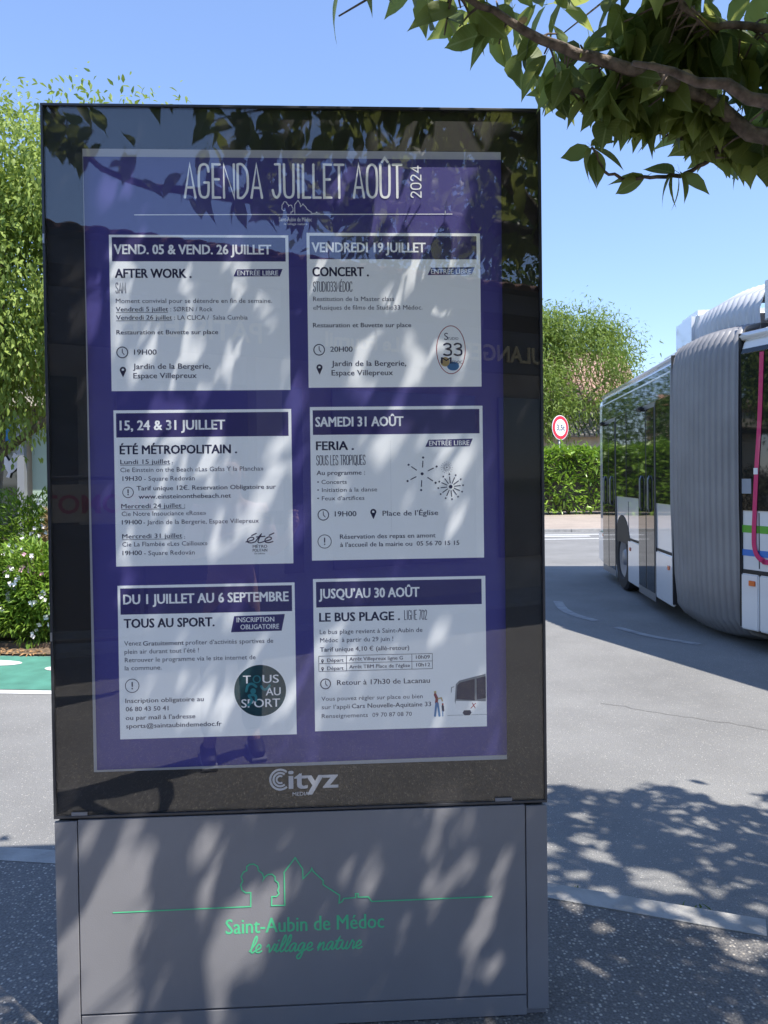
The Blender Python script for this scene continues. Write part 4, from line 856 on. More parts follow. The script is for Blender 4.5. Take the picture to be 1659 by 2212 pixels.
for k in range(n):
    bm.faces.new((A[0][k+1],A[0][k],A[1][k],A[1][k+1])); bm.faces.new((B[0][k],B[0][k+1],A[0][k+1],A[0][k])) if False else bm.faces.new((B[0][k+1],B[0][k],A[0][k],A[0][k+1]))
bmesh.ops.recalc_face_normals(bm,faces=bm.faces[:]); tile_me=from_bm(bm,smooth=False); tile_me.materials.append(M_['tile'])
cells=[]
for r in range(11):
    for c in range(66):
        x=-5.15+c*.228; u=.12-r*.40
        if u<-4.1: continue
        cells.append((abs(x-4.0)+r*.6,x,u,r))
cells.sort()
rest_bm=bmesh.new()
for i,(d_,x,u,r) in enumerate(cells):
    loc=Vector((x+rnd.uniform(-.006,.006),u*math.cos(sl) , r0+.015-(u-.1)*math.sin(sl)+rnd.uniform(0,.008)))
    if i<290:
        o=bpy.data.objects.new('tile',tile_me); COL.objects.link(o); o.parent=roof; o.location=loc; o.rotation_euler=(-sl+.03,0,rnd.uniform(-.03,.03))
    else:
        t=tile_me.copy(); t.transform(Matrix.Translation(loc)@Matrix.Rotation(-sl+.03,4,'X')); rest_bm.from_mesh(t); bpy.data.meshes.remove(t)
link('roof_tiles', from_bm(rest_bm), M_['tile'], roof, kind='stuff')
# letters of the bakery front
def wordmesh(s, m, parent, loc, rz, size, name='lettering', ex=.01):
    c=bpy.data.curves.new('w','FONT'); c.body=s; c.size=size; c.extrude=ex; c.align_x='CENTER'; c.offset=.004; c.resolution_u=3
    o=bpy.data.objects.new('w',c); COL.objects.link(o); bpy.context.view_layer.update()
    me=bpy.data.meshes.new_from_object(o.evaluated_get(bpy.context.evaluated_depsgraph_get())); bpy.data.objects.remove(o); bpy.data.curves.remove(c)
    me.transform(Matrix.Rotation(rz,4,'Z')@Matrix.Rotation(math.pi/2,4,'X')); me.materials.clear()
    q=link(name, me, m, parent); q.location=loc; return q
wordmesh('BOULANGERIE', M_['yellow_ink'], bak, (6.1,.0,2.98), math.pi, .27)
wordmesh('Le Fournil', M_['yellow_ink'], bak, (4.15,.0,3.0), math.pi, .22)
wordmesh('PÂTISSERIE', M_['yellow_ink'], bak, (2.35,.0,2.98), math.pi, .28)

# ---------------------------------------------------------------- the bus
RB=Vector((4.9,5.6,RZ)); bus=empty('articulated_bus', RB, label='white articulated bus with grey bellows turning on the road', cat='bus')
def bobj(name,bm,m,parent=None,smooth=False,**k):
    bmesh.ops.recalc_face_normals(bm,faces=bm.faces[:]); me=from_bm(bm,smooth=smooth); o=link(name,me,M_[m],parent or bus,**k)
    if parent is None: o.location=-RB
    return o
class Fr:
    def __init__(s,O,d): s.O=np.array(O,float); s.d=np.array(d,float)/np.linalg.norm(d); s.n=np.array([-s.d[1],s.d[0]])   # n = away from the viewer
    def p(s,u,w,z): q=s.O+s.d*u+s.n*w; return (q[0],q[1],z)
FR=Fr((4.46,10.57),(-.66,-4.37)); FF=Fr((3.91,4.93),(.31,-.95)); LR=4.42
def fbox(bm,f,u0,u1,w0,w1,z0,z1,bev=0.0):
    v=[bm.verts.new(f.p(u,w,z)) for z in (z0,z1) for u,w in ((u0,w0),(u1,w0),(u1,w1),(u0,w1))]
    fs=[bm.faces.new([v[i] for i in q]) for q in ((3,2,1,0),(4,5,6,7),(0,1,5,4),(1,2,6,5),(2,3,7,6),(3,0,4,7))]
    if bev: bmesh.ops.bevel(bm,geom=list({e for q in fs for e in q.edges}),offset=bev,segments=3,affect='EDGES')
def fb(name,f,d,m,parent=None,bev=0.0,**k):
    bm=bmesh.new(); fbox(bm,f,*d,bev=bev)
    if parent is not None:
        bm.transform(Matrix.Translation(RB)) if False else None
    o=bobj(name,bm,m,parent,**k); return o
def loft(f,u0,u1,W,rc0,rc1,prof):
    bm=bmesh.new(); rings=[]
    for z,ins in prof:
        r0=max(rc0-ins*.3,.02); r1=max(rc1-ins*.3,.02); pts=[]
        for (cu,cw,r,a0) in ((u0+ins+r0,ins+r0,r0,math.pi),(u1-ins*.0-r1,ins+r1,r1,1.5*math.pi),(u1-r1,W-ins-r1,r1,0),(u0+ins+r0,W-ins-r0,r0,.5*math.pi)):
            for k in range(5): a=a0+k*math.pi/8; pts.append((cu+r*math.cos(a),cw+r*math.sin(a)))
        rings.append([bm.verts.new(f.p(u,w,z)) for u,w in pts])
    n=len(rings[0])
    for i in range(len(rings)-1):
        for k in range(n): bm.faces.new((rings[i][k],rings[i][(k+1)%n],rings[i+1][(k+1)%n],rings[i+1][k]))
    bm.faces.new(rings[-1]); bm.faces.new(list(reversed(rings[0]))); return bm
PR=[(.70,0),(2.78,0),(2.85,.015),(2.91,.05),(2.97,.12),(3.01,.24),(3.04,.5)]
bobj('rear_body', loft(FR,-.42,LR,2.5,.34,.03,PR),'buspaint')
fb('underbody',FR,(.3,LR-.05,.22,2.25,.16,.70),'rubber'); fb('bumper',FR,(-.43,.2,.02,2.48,.12,.699),'buspaint',bev=.05)
for u0,u1 in ((2.10,2.785),(3.675,4.40)):
    fb('skirt_panel',FR,(u0,u1,-.012,.03,.12 if u0>3 else .10,.69),'buspaint',bev=.011)
fb('rub_strip',FR,(2.08,LR,-.006,-.0015,.70,.725),'rubber')
fb('rear_pillar_panel',FR,(-.06,.2,-.006,-.001,.72,2.5),'buspaint'); fb('engine_grille',FR,(-.02,.12,-.011,-.0065,.9,1.8),'rim')
fb('window',FR,(1.285,2.775,-.010,-.001,1.30,2.50),'busglass'); fb('window',FR,(3.69,4.40,-.010,-.001,1.27,2.50),'busglass')
bm=bmesh.new()   # tilted dark cove above the windows
for a_,b_ in ((.15,LR-.01),):
    P4=[FR.p(u,w,z) for u,w,z in ((a_,-.012,2.505),(b_,-.012,2.505),(b_,.004,2.85),(a_,.004,2.85))]; Q4=[FR.p(u,w,z) for u,w,z in ((a_,.02,2.505),(b_,.02,2.505),(b_,.05,2.85),(a_,.05,2.85))]
    v=[bm.verts.new(q) for q in P4+Q4]
    for q in ((0,1,2,3),(7,6,5,4),(0,4,5,1),(1,5,6,2),(2,6,7,3),(3,7,4,0)): bm.faces.new([v[i] for i in q])
bobj('window_header',bm,'busglass')
bm=bmesh.new(); tube(bm,[FR.p(-.1,.05,2.94),FR.p(LR,.05,2.94)],.022,8); bobj('roof_rail',bm,'buspaint',smooth=True)
def door(f,u0,u1,z0=.06,z1=2.49):
    d=fb('door',f,(u0,u1,-.016,-.0105,z0,z1),'busframe')
    mid=(u0+u1)/2
    for a_,b_ in ((u0+.03,mid-.02),(mid+.02,u1-.03)):
        g=fb('door_glass',f,(a_,b_,-.022,-.0165,z0+.10,z1-.05),'busglass',bev=.002); g.parent=d; g.location=(0,0,0)
        bm=bmesh.new(); c=(a_+b_)/2; tube(bm,[f.p(c,-.026,1.15),f.p(c,-.045,1.2),f.p(c,-.045,1.55),f.p(c,-.026,1.6)],.014,6); h=bobj('handle',bm,'busframe',smooth=True); h.parent=d; h.location=(0,0,0)
door(FR,.22,1.275); door(FR,2.79,3.67)
def wheel(f,uc,r=.48,w0=-.005,w1=.27):
    bm=bmesh.new(); rings=[]
    for w,rr in ((w0+.03,r*.60),(w0,r*.66),(w0,r*.93),(w0+.03,r),(w1-.03,r),(w1,r*.9),(w1,.05)):
        rings.append([bm.verts.new(f.p(uc+rr*math.cos(a),w,RZ+r+rr*math.sin(a))) for a in np.linspace(0,2*math.pi,32,endpoint=False)])
    for i in range(len(rings)-1):
        for k in range(32): bm.faces.new((rings[i][k],rings[i][(k+1)%32],rings[i+1][(k+1)%32],rings[i+1][k]))
    wh=bobj('wheel',bm,'tyre')
    bm=bmesh.new(); rings=[]
    for w,rr in ((w0+.035,r*.62),(w0+.015,r*.55),(w0+.09,r*.46),(w0+.10,r*.30),(w0+.02,r*.22),(w0+.015,.01)):
        rings.append([bm.verts.new(f.p(uc+rr*math.cos(a),w,RZ+r+rr*math.sin(a))) for a in np.linspace(0,2*math.pi,32,endpoint=False)])
    for i in range(len(rings)-1):
        for k in range(32): bm.faces.new((rings[i][k],rings[i][(k+1)%32],rings[i+1][(k+1)%32],rings[i+1][k]))
    rim=bobj('rim',bm,'rim',smooth=True); rim.parent=wh; rim.location=(0,0,0)
wheel(FR,1.68); wheel(FF,4.6)
def arch(f,uc,r=.56):
    bm=bmesh.new(); a=[f.p(uc+r*math.cos(t),-.0055,.44+r*1.05*math.sin(t)) for t in np.linspace(.32,math.pi-.32,20)]; b=[f.p(uc+r*math.cos(t),-.0008,.44+r*1.05*math.sin(t)) for t in np.linspace(.32,math.pi-.32,20)]
    A_=[bm.verts.new(q) for q in a]; B_=[bm.verts.new(q) for q in b]; bm.faces.new(A_); bm.faces.new(list(reversed(B_)))
    for i in range(20): j=(i+1)%20; bm.faces.new((A_[i],A_[j],B_[j],B_[i]))
    bobj('wheel_arch',bm,'rubber')
arch(FR,1.68); arch(FF,4.6)
for f,u,z in ((FR,2.20,.55),(FR,4.22,.52),(FR,.18,.60),(FF,.10,.55)):
    fb('side_marker',f,(u,u+.075,-.024,-.0125,z,z+.05),'orange',bev=.004)
for u in (.30,3.0): fb('camera_pod',FR,(u,u+.16,-.09,-.013,2.40+.03,2.49),'rubber',bev=.02)
fb('roof_pod',FR,(3.62,4.38,.24,2.2,3.035,3.46),'buspaint',bev=.07); fb('roof_hatch',FR,(2.5,3.6,.35,2.1,3.035,3.18),'buspaint',bev=.04); fb('roof_hatch',FR,(.1,2.0,.4,2.0,3.035,3.11),'buspaint',bev=.03)
# front section
bobj('front_body', loft(FF,.0,8.6,2.5,.03,.3,PR),'buspaint')
fb('underbody',FF,(.1,8.2,.22,2.25,.16,.70),'rubber')
for u0,u1 in ((.0,.205),(.215,1.3),(1.31,2.5),(2.51,3.95),(5.25,6.8),(6.81,8.5)): fb('skirt_panel',FF,(u0,u1,-.012,.03,.13,.66),'buspaint',bev=.011)
fb('rub_strip',FF,(.0,3.95,-.006,-.0015,.665,.70),'rubber')
fb('window',FF,(.0,8.3,-.010,-.001,1.26,2.74),'busglass')
bm=bmesh.new(); v=[bm.verts.new(FF.p(*q)) for q in ((0,-.012,2.745),(8.3,-.012,2.745),(8.3,.0,2.79),(0,.0,2.79),(0,.02,2.745),(8.3,.02,2.745),(8.3,.05,2.79),(0,.05,2.79))]
for q in ((0,1,2,3),(7,6,5,4),(0,4,5,1),(1,5,6,2),(2,6,7,3),(3,7,4,0)): bm.faces.new([v[i] for i in q])
bobj('window_header',bm,'busglass')
fb('green_stripe',FF,(.0,8.0,-.003,-.0008,1.05,1.12),'st_green'); fb('blue_stripe',FF,(.0,8.0,-.003,-.0008,.83,.89),'st_blue')
def band(f,pts,hw,w,m,name):
    bm=bmesh.new(); L=[];R_=[]
    P=[np.array(q,float) for q in pts]
    for i in range(len(P)):
        t=P[min(i+1,len(P)-1)]-P[max(i-1,0)]; t/=np.linalg.norm(t); nn=np.array([-t[1],t[0]])*hw; L.append(P[i]+nn); R_.append(P[i]-nn)
    for dw in (w,w+.004): pass
    a=[[bm.verts.new(f.p(q[0],ww,q[1])) for q in S__] for ww in (w,w+.004) for S__ in (L,R_)]
    for i in range(len(P)-1):
        bm.faces.new((a[0][i],a[0][i+1],a[1][i+1],a[1][i])); bm.faces.new((a[2][i],a[3][i],a[3][i+1],a[2][i+1])); bm.faces.new((a[0][i],a[2][i],a[2][i+1],a[0][i+1])); bm.faces.new((a[1][i],a[1][i+1],a[3][i+1],a[3][i]))
    return bobj(name,bm,m)
band(FF,catmull([(.262,2.73),(.232,2.1),(.195,1.65),(.170,1.25),(.160,1.02),(.165,.92),(.20,.84),(.27,.80),(.40,.79),(1.6,.79)],6),.024,-.0165,'st_pink','magenta_line')
fb('window_button',FF,(.165,.215,-.022,-.0172,1.60,1.66),'signwhite',bev=.002)
bm=bmesh.new(); tube(bm,[FF.p(0,.03,2.91),FF.p(8.3,.03,2.91)],.045,8); bobj('roof_rail',bm,'buspaint',smooth=True)
fb('roof_pod',FF,(.02,3.4,.24,2.2,3.035,3.50),'buspaint',bev=.05)
# bellows between the two bodies
def bellows(profile, n, amp, m, name, bulge, parent=None):
    bm=bmesh.new(); rows=[]; O0=FR.O+FR.d*LR; O1=FF.O.copy()
    steps=n*4
    for i in range(steps+1):
        t=i/steps; O=O0*(1-t)+O1*t; nn=FR.n*(1-t)+FF.n*t; nn/=np.linalg.norm(nn)
        off=amp*math.cos(2*math.pi*n*t)*(-1)- bulge*math.sin(math.pi*t)
        row=[]
        for (w,z,ow,oz) in profile:
            q=O+nn*(w+ow*off); row.append(bm.verts.new((q[0],q[1],z-oz*off-(bulge*math.sin(math.pi*t)*.5 if z<.3 else 0))))
        rows.append(row)
    for i in range(steps):
        for k in range(len(profile)-1): bm.faces.new((rows[i][k],rows[i+1][k],rows[i+1][k+1],rows[i][k+1]))
    return bobj(name,bm,m,smooth=True)
pf=[(.7,.0,0,-1),(.35,.02,0,-1),(.14,.08,.6,-.7),(.05,.20,1,-.2),(.02,.5,1,0),(.0,1.3,1,0),(.0,2.2,1,0),(.01,2.78,1,0),(.03,2.90,.9,.4),(.09,2.99,.6,.8),(.25,3.03,.1,1),(1.2,3.04,0,1),(2.2,3.01,0,1),(2.42,2.75,-.8,.5),(2.47,1.3,-1,0),(2.45,.2,-1,-.2),(2.1,.02,0,-1)]
bellows(pf,13,.034,'bellows','bellows',.05)
pf2=[(.26,3.0,0,0),(.27,3.22,1,0),(.34,3.37,.8,.5),(.52,3.46,.3,1),(.9,3.50,0,1),(1.7,3.50,0,1),(2.1,3.42,-.6,.7),(2.2,3.0,-1,0)]
bellows(pf2,12,.024,'bellows_top','roof_bellows',.05)
for f,u in ((FR,LR),(FF,0)):
    bm=bmesh.new(); fbox(bm,f,u-.012,u+.012,-.012,.03,.15,2.94); bobj('bellows_frame',bm,'rubber')

# seams, seals and a door-sill strip that a real bus body shows
for f,us in ((FR,(2.10,)),(FF,(.21,1.305,2.505))):
    for u in us: fb('panel_seam',f,(u-.004,u+.004,-.0045,-.0008,.72,1.24),'rubber')
for u in (2.02,): fb('window_seal',FR,(u-.012,u+.012,-.0135,-.0105,1.30,2.50),'rubber')
for u in (1.42,2.85,4.3): fb('window_seal',FF,(u-.012,u+.012,-.0135,-.0105,1.26,2.74),'rubber')
fb('window_notice',FF,(.02,.13,-.0135,-.0105,1.42,1.56),'grey_ink')
# ---------------------------------------------------------------- trees and shrubs
def crown_mesh(name, lobes, n, template, size, up=-.5, cluster=7, shell=.75, spread=.22, jit=.5):
    """leaves in drooping sprays spread through ellipsoid lobes"""
    vol=np.array([l[3]*l[4]*l[5] for l in lobes]); nc=n//cluster; which=nr.choice(len(lobes),nc,p=vol/vol.sum())
    C=np.array([l[:3] for l in lobes])[which]; R_=np.array([l[3:] for l in lobes])[which]
    d=nr.normal(size=(nc,3)); d/=np.linalg.norm(d,axis=1,keepdims=True); r=nr.random(nc)**(.33)*shell+(1-shell)*nr.random(nc)**.2
    # lumpy outline
    lump=1+.16*np.sin(d[:,0]*7+C[:,0])+.13*np.sin(d[:,1]*9+d[:,2]*6+C[:,1])
    cen=C+d*R_*(r*lump)[:,None]
    # open gaps in the crown
    g=np.sin(cen[:,0]*2.9/np.mean(R_)*1.6+1.3)+np.sin(cen[:,1]*3.3/np.mean(R_)*1.6)+np.sin(cen[:,2]*3.7/np.mean(R_)*1.6+.7)
    cen=cen[g>-1.35]; d=d[g>-1.35]; nc=len(cen)
    P=np.repeat(cen,cluster,0)+nr.normal(size=(nc*cluster,3))*spread*np.array([1,1,.8]); m=len(P)
    dirs=np.repeat(d,cluster,0)*.5+nr.normal(size=(m,3))*jit+np.array([0,0,up])
    tint=np.clip(np.repeat(nr.random(nc),cluster)*.6+nr.random(m)*.5,0,1)
    return scatter_mesh(name, template, P, rot_frames(dirs,nr.normal(0,.6,m)), size*nr.uniform(.65,1.2,m), tint)
def tree(name, loc, lobes, n, template, size, leafm, barkm, trunk, label, cat='tree', limbs=(), group=None, **k):
    r=empty(name, loc, label=label, cat=cat, group=group); L=Vector(loc)
    o=tubeobj('trunk',[Vector(p)-L for p,_ in trunk],[w for _,w in trunk],M_[barkm],r,seg=10)
    for pl in limbs: tubeobj('limb',[Vector(p)-L for p,_ in pl],[w for _,w in pl],M_[barkm],r,seg=7)
    me=crown_mesh('crown', lobes, n, template, size, **k); me.transform(Matrix.Translation(-L)); link('crown', me, M_[leafm], r)
    return r
tree('broadleaf_tree',(-4.3,7.7,RZ),[(-5.0,7.4,4.0,1.9,1.6,1.9),(-3.7,7.2,3.7,1.5,1.3,1.5),(-2.75,7.0,4.85,1.15,1.1,1.35),(-4.5,7.2,5.35,1.4,1.2,1.1),(-2.3,7.3,3.6,1.0,1.0,1.0)],80000,LEAF3,.088,'leafL','bark2',
  [((-4.3,7.7,RZ),.15),((-4.32,7.65,1.2),.12),((-4.2,7.6,2.2),.10),((-4.1,7.5,3.4),.07),((-4.0,7.4,5.0),.03)],'bright green leafy tree left of the display, in front of the shop',
  limbs=[[((-4.25,7.6,1.9),.055),((-3.6,7.35,2.3),.045),((-2.9,7.2,2.75),.03),((-2.3,7.1,3.3),.015)],[((-4.2,7.6,2.3),.06),((-4.9,7.3,3.2),.04),((-5.4,7.2,4.3),.02)],[((-4.1,7.5,3.0),.05),((-3.2,7.2,4.0),.03),((-2.7,7.0,5.2),.012)]],
  up=-.7,spread=.13,jit=.55,shell=.6,cluster=9)
tree('feathery_tree',(11.2,39.0,0),[(9.0,37,8.0,3.0,2.2,2.2),(12.0,37.5,9.2,2.6,2,1.1),(14.0,37,8.3,1.3,1.2,.8),(9,35,5.4,2.2,1.4,2.2),(14.1,36,5.6,1.2,1,2.0),(11.9,35,5.2,2.0,1,.6),(12.9,35,7.4,1.2,.8,.9)],41000,NARROW,.26,'leafF','bark2',
  [((11.2,39,0),.3),((11,38.8,3),.22),((10.5,38.4,6),.12),((10,38,8),.05)],'tall loose bright green tree beyond the hedge, behind the bus rear',
  limbs=[[((11,38.8,3),.14),((12.8,38.5,5.5),.09),((15.2,38,7.8),.03)],[((11,38.8,2.5),.12),((9,38.2,5),.08),((7.5,38,8),.03)]],up=-.35,spread=.45,jit=.55,shell=.55)
for i,(x,y,h,r) in enumerate(((-7,35.5,8.0,3.6),(4.6,37.5,8.5,3.0),(-14,33,9.0,4.2),(20,37,7.0,3.6),(-13,20.5+6,7,3.0),(27,34,8,4),(-1.5,35.5,9.0,3.4),(1.6,34.6,8.0,2.6))):
    tree('dense_tree',(x,y,0),[(x,y,h*.62,r,r*.85,h*.33),(x+r*.5,y,h*.5,r*.7,r*.6,h*.25),(x-r*.5,y+.3,h*.52,r*.7,r*.6,h*.27)],5200,NARROW,.30,'leafD','bark2',[((x,y,0),.22),((x,y,h*.35),.16),((x+.1,y,h*.7),.06)],
     ['dark tree beyond the road mirrored in the bus windows','dark tree between the cream house and the loose bright tree','dark tree at the far left beyond the road','dark tree behind the bus roof at the right','dark tree behind the shop building','dark tree at the far right behind the bus','tall dark tree straight behind the display, mirrored in the bus side','shorter dark tree beyond the display next to the taller one'][i],group='trees beyond the road',spread=.4)
# trees standing to the left and behind the camera
for i,(x,y,h,r) in enumerate(((-14,3.5,7.5,3.2),(3.1,-12.6,8.6,2.9))):
    tree('street_tree',(x,y,0),[(x,y,h*.65,r,r,h*.32)],8000,LEAF3,.22,'leafD','bark2',[((x,y,0),.2),((x,y,h*.4),.14),((x,y,h*.75),.05)],['street tree on the left verge away from the display','tree rising behind the bakery roof, mirrored in the glass'][i],spread=.35)
# laurel hedge
hd=empty('laurel_hedge',(9,30.6,0),label='clipped glossy laurel hedge behind the far pavement',cat='hedge')
n=26000; P=np.stack([nr.uniform(-15,17,n),nr.uniform(-.75,.6,n),2.72*(1-nr.random(n)**1.7*.97)],1)
face=nr.random(n)<.62; P[face,1]=-.75+nr.normal(0,.12,face.sum())+.22*np.sin(P[face,0]*3.1)*np.cos(P[face,2]*3)
top=(nr.random(n)<.28)&~face; P[top,2]=2.72+nr.normal(0,.10,top.sum())+.10*np.sin(P[top,0]*2.3)+.08*np.sin(P[top,0]*5.7)
dirs=np.stack([nr.normal(0,.7,n),nr.normal(-.45,.4,n),nr.normal(.35,.5,n)],1)
link('foliage', scatter_mesh('foliage',LAUREL,P,rot_frames(dirs,nr.normal(0,.5,n)),nr.uniform(.20,.38,n),nr.random(n)),M_['leafH'],hd)
bm=bmesh.new(); box(bm,-15,17,-.45,.5,.12,2.5); link('dark_core', from_bm(bm), M_['fascia'], hd)  # solid dark block filling the hedge inside its leaves
# round weight-limit sign
sg=empty('road_sign',(9.75,31.7,0),label='round red bordered 3,5t weight limit sign above the hedge',cat='road sign')
sz=3.80
tubeobj('post',[(0,.06,0),(0,.06,sz+.2)],.045,M_['signback'],sg)
def cyl_y(bm,r,y0,y1,n=40,z=0):
    a=[bm.verts.new((r*math.cos(2*math.pi*k/n),y0,z+r*math.sin(2*math.pi*k/n))) for k in range(n)];b=[bm.verts.new((r*math.cos(2*math.pi*k/n),y1,z+r*math.sin(2*math.pi*k/n))) for k in range(n)]
    bm.faces.new(a);bm.faces.new(list(reversed(b)))
    for k in range(n): j=(k+1)%n; bm.faces.new((a[j],a[k],b[k],b[j]))
    bmesh.ops.recalc_face_normals(bm,faces=bm.faces[:])
for nm,r,y0,y1,m in (('sign_plate',.55,-.02,.0,'signwhite'),('red_ring',.52,-.026,-.0205,'signred'),('white_disc',.375,-.032,-.0265,'signwhite')):
    bm=bmesh.new(); cyl_y(bm,r,y0,y1,z=sz); o=link(nm, from_bm(bm), M_[m], sg)
wordmesh('3,5t', M_['navy'], sg, (0,-.036,sz-.12), 0.0, .36, name='lettering', ex=.002)
for ch in sg.children: ch.matrix_parent_inverse=Matrix.Identity(4)
sg.rotation_euler=(0,0,math.radians(34)); sg.scale=(1,1,1)

# shrubs of the flower bed
BLOSSOM=[]
for fm_ in ('petal','pink'):
    bm=bmesh.new(); c0=bm.verts.new((0,0,0))
    for pk in range(4):
        a=pk*math.pi/2+.2*(pk%2); e1=Vector((math.cos(a),-.35,math.sin(a)))*.024; e2=Vector((-math.sin(a),0,math.cos(a)))*.011
        bm.faces.new((c0,bm.verts.new(e1*.6+e2),bm.verts.new(e1),bm.verts.new(e1*.6-e2)))
    me=from_bm(bm); me.materials.append(M_[fm_]); BLOSSOM.append(me)
def shrub(loc, r, h, n, size, leafm, label, flowers=0, template=NARROW, up=.35, group=None, name='shrub', fm='petal'):
    o=empty(name, loc, label=label, cat='shrub', group=group)
    d=nr.normal(size=(n,3)); d/=np.linalg.norm(d,axis=1,keepdims=True); rr=nr.random(n)**.35; P=d*np.array([r,r*.75,h*.5])*rr[:,None]*(1+.15*np.sin(d[:,0]*6+d[:,2]*5))[:,None]+np.array([0,0,h*.5])
    P[:,2]=np.maximum(P[:,2],.03); dirs=d*.7+nr.normal(size=(n,3))*.45+np.array([0,0,up])
    link('foliage', scatter_mesh('foliage',template,P,rot_frames(dirs,nr.normal(0,.5,n)),size*nr.uniform(.6,1.2,n),nr.random(n)),M_[leafm],o)
    # stems
    bm=bmesh.new()
    for k in range(14):
        a=rnd.uniform(0,6.28); q=Vector((math.cos(a)*r*.7*rnd.random(),math.sin(a)*r*.5*rnd.random(),h*rnd.uniform(.6,.95))); tube(bm,[(q.x*.2,q.y*.2,0),(q.x*.6,q.y*.6,q.z*.5),q],[.012,.008,.004],5)
    link('stems', from_bm(bm), M_['bark2'], o)
    for k in range(flowers):
        dd=np.array([nr.normal(),-abs(nr.normal())-.2,nr.normal()*.8+.3]); dd/=np.linalg.norm(dd)
        c=Vector((dd[0]*r*1.04,dd[1]*r*.79,h*.52+dd[2]*h*.5)); pk=rnd.random()>.88
        for j in range(rnd.randint(2,4)):
            q=bpy.data.objects.new('flower', BLOSSOM[1 if pk else 0]); COL.objects.link(q); q.parent=o
            q.location=c+Vector((rnd.gauss(0,.04),rnd.gauss(0,.02),rnd.gauss(0,.045))); q.rotation_euler=(rnd.gauss(0,.5),rnd.uniform(0,6.28),rnd.gauss(0,.5)); k_=rnd.uniform(.8,1.35); q.scale=(k_,k_,k_)
    return o
shrub((-3.0,6.0,RZ),.62,1.10,9360,.085,'leafB','low bright green shrub with white flowers at the lane edge by the display',flowers=26)
shrub((-3.85,6.1,RZ),.62,1.02,9360,.085,'leafB','low bright green shrub with a few white flowers, furthest left in the bed',flowers=20)
shrub((-3.0,7.0,RZ),.60,1.38,8280,.075,'leafR','reddish brown and green shrub with pink white flowers behind the low one',flowers=12)
shrub((-3.75,7.45,RZ),.62,1.62,9360,.08,'leafB','taller lime green shrub in front of the tree trunk',flowers=2)
shrub((-2.95,8.0,RZ),.66,1.85,9000,.07,'leafR','tall bronze tipped shrub under the pale shopfront',flowers=3)
shrub((-5.2,7.2,RZ),.8,1.5,7200,.08,'leafD','dark green shrub beside the tree at the left edge',flowers=0)
shrub((-1.7,6.5,RZ),.7,1.3,6840,.085,'leafB','flowering shrub hidden behind the display',flowers=8)

# ---------------------------------------------------------------- the flowering cherry by the display
ch=empty('cherry_tree',(2.6,-2.0,0),label='cherry tree with drooping pointed leaves reaching over the display',cat='tree')
CL_=Vector((2.6,-2.0,0)); LIMBS=[]
def limb(pts, rads, name='branch'):
    P=[tuple(q) for q in catmull(pts,4)]; R_=list(np.interp(np.linspace(0,1,len(P)),np.linspace(0,1,len(rads)),rads)); 
    P=[(x+rnd.gauss(0,.004),y+rnd.gauss(0,.004),z+rnd.gauss(0,.004)) for x,y,z in P]; LIMBS.append((P,R_))
    return tubeobj(name,[Vector(q)-CL_ for q in P],R_,M_['bark'],ch,seg=10)
limb([(2.6,-2.0,-.02),(2.58,-1.98,.6),(2.52,-1.9,1.2),(2.45,-1.8,1.75)],[.17,.125,.115,.11],'trunk')
limb([(2.45,-1.8,1.7),(2.05,-1.2,2.15),(1.62,-.65,2.38),(1.27,-.27,2.475),(1.083,-.25,2.595),(.88,-.26,2.655),(.703,-.25,2.715),(.52,-.27,2.79),(.40,-.30,2.83)],[.085,.05,.030,.021,.018,.016,.013,.009,.006])
limb([(2.45,-1.75,1.75),(2.2,-1.0,2.2),(1.75,-.4,2.40),(1.36,-.1,2.49),(1.23,-.1,2.528),(1.125,-.1,2.556),(.978,-.1,2.607),(.845,-.1,2.655),(.728,-.11,2.705)],[.08,.045,.027,.020,.017,.015,.012,.009,.006])
limb([(2.2,-1.0,2.2),(1.7,-.72,2.36),(1.25,-.55,2.40),(1.02,-.5,2.49),(.80,-.5,2.55)],[.05,.028,.018,.013,.006])
limb([(2.2,-1.0,2.2),(1.85,-.5,2.5),(1.5,-.25,2.70),(1.23,-.3,2.745),(1.09,-.3,2.75),(1.04,-.3,2.77),(.98,-.3,2.83),(.9,-.3,3.0)],[.05,.03,.017,.010,.009,.008,.007,.004])
limb([(1.23,-.1,2.528),(1.187,-.1,2.505),(1.15,-.1,2.478),(1.082,-.1,2.450),(1.002,-.1,2.438),(.934,-.1,2.439),(.888,-.1,2.450),(.851,-.1,2.484),(.834,-.1,2.520)],[.009,.007,.006,.006,.005,.005,.004,.004,.003],'twig')
limb([(2.45,-1.8,1.75),(1.9,-1.6,2.3),(1.2,-1.35,2.65),(.5,-1.2,2.78),(-.2,-1.1,2.80),(-.78,-1.05,2.87),(-.99,-1.0,3.05),(-1.1,-.98,3.2)],[.09,.06,.045,.035,.022,.014,.008,.004])
limb([(1.2,-1.35,2.65),(.7,-1.0,3.0),(.2,-.8,3.25),(-.3,-.7,3.3)],[.04,.028,.018,.008])
limb([(2.45,-1.8,1.75),(2.5,-1.5,2.6),(2.3,-1.1,3.4),(2.0,-.6,4.1),(1.7,-.2,4.6)],[.09,.07,.05,.03,.012]); limb([(2.5,-1.5,2.6),(3.2,-1.0,3.3),(3.9,-.6,3.8),(4.5,-.2,4.1)],[.06,.045,.03,.012])
limb([(2.3,-1.1,3.4),(1.4,-1.0,3.9),(.6,-.7,4.2)],[.04,.025,.01]); limb([(2.0,-.6,4.1),(2.6,.1,4.3),(3.1,.6,4.4)],[.03,.02,.008]); limb([(2.5,-1.5,2.6),(3.0,-2.1,3.3),(3.4,-2.4,4.0)],[.05,.03,.01])
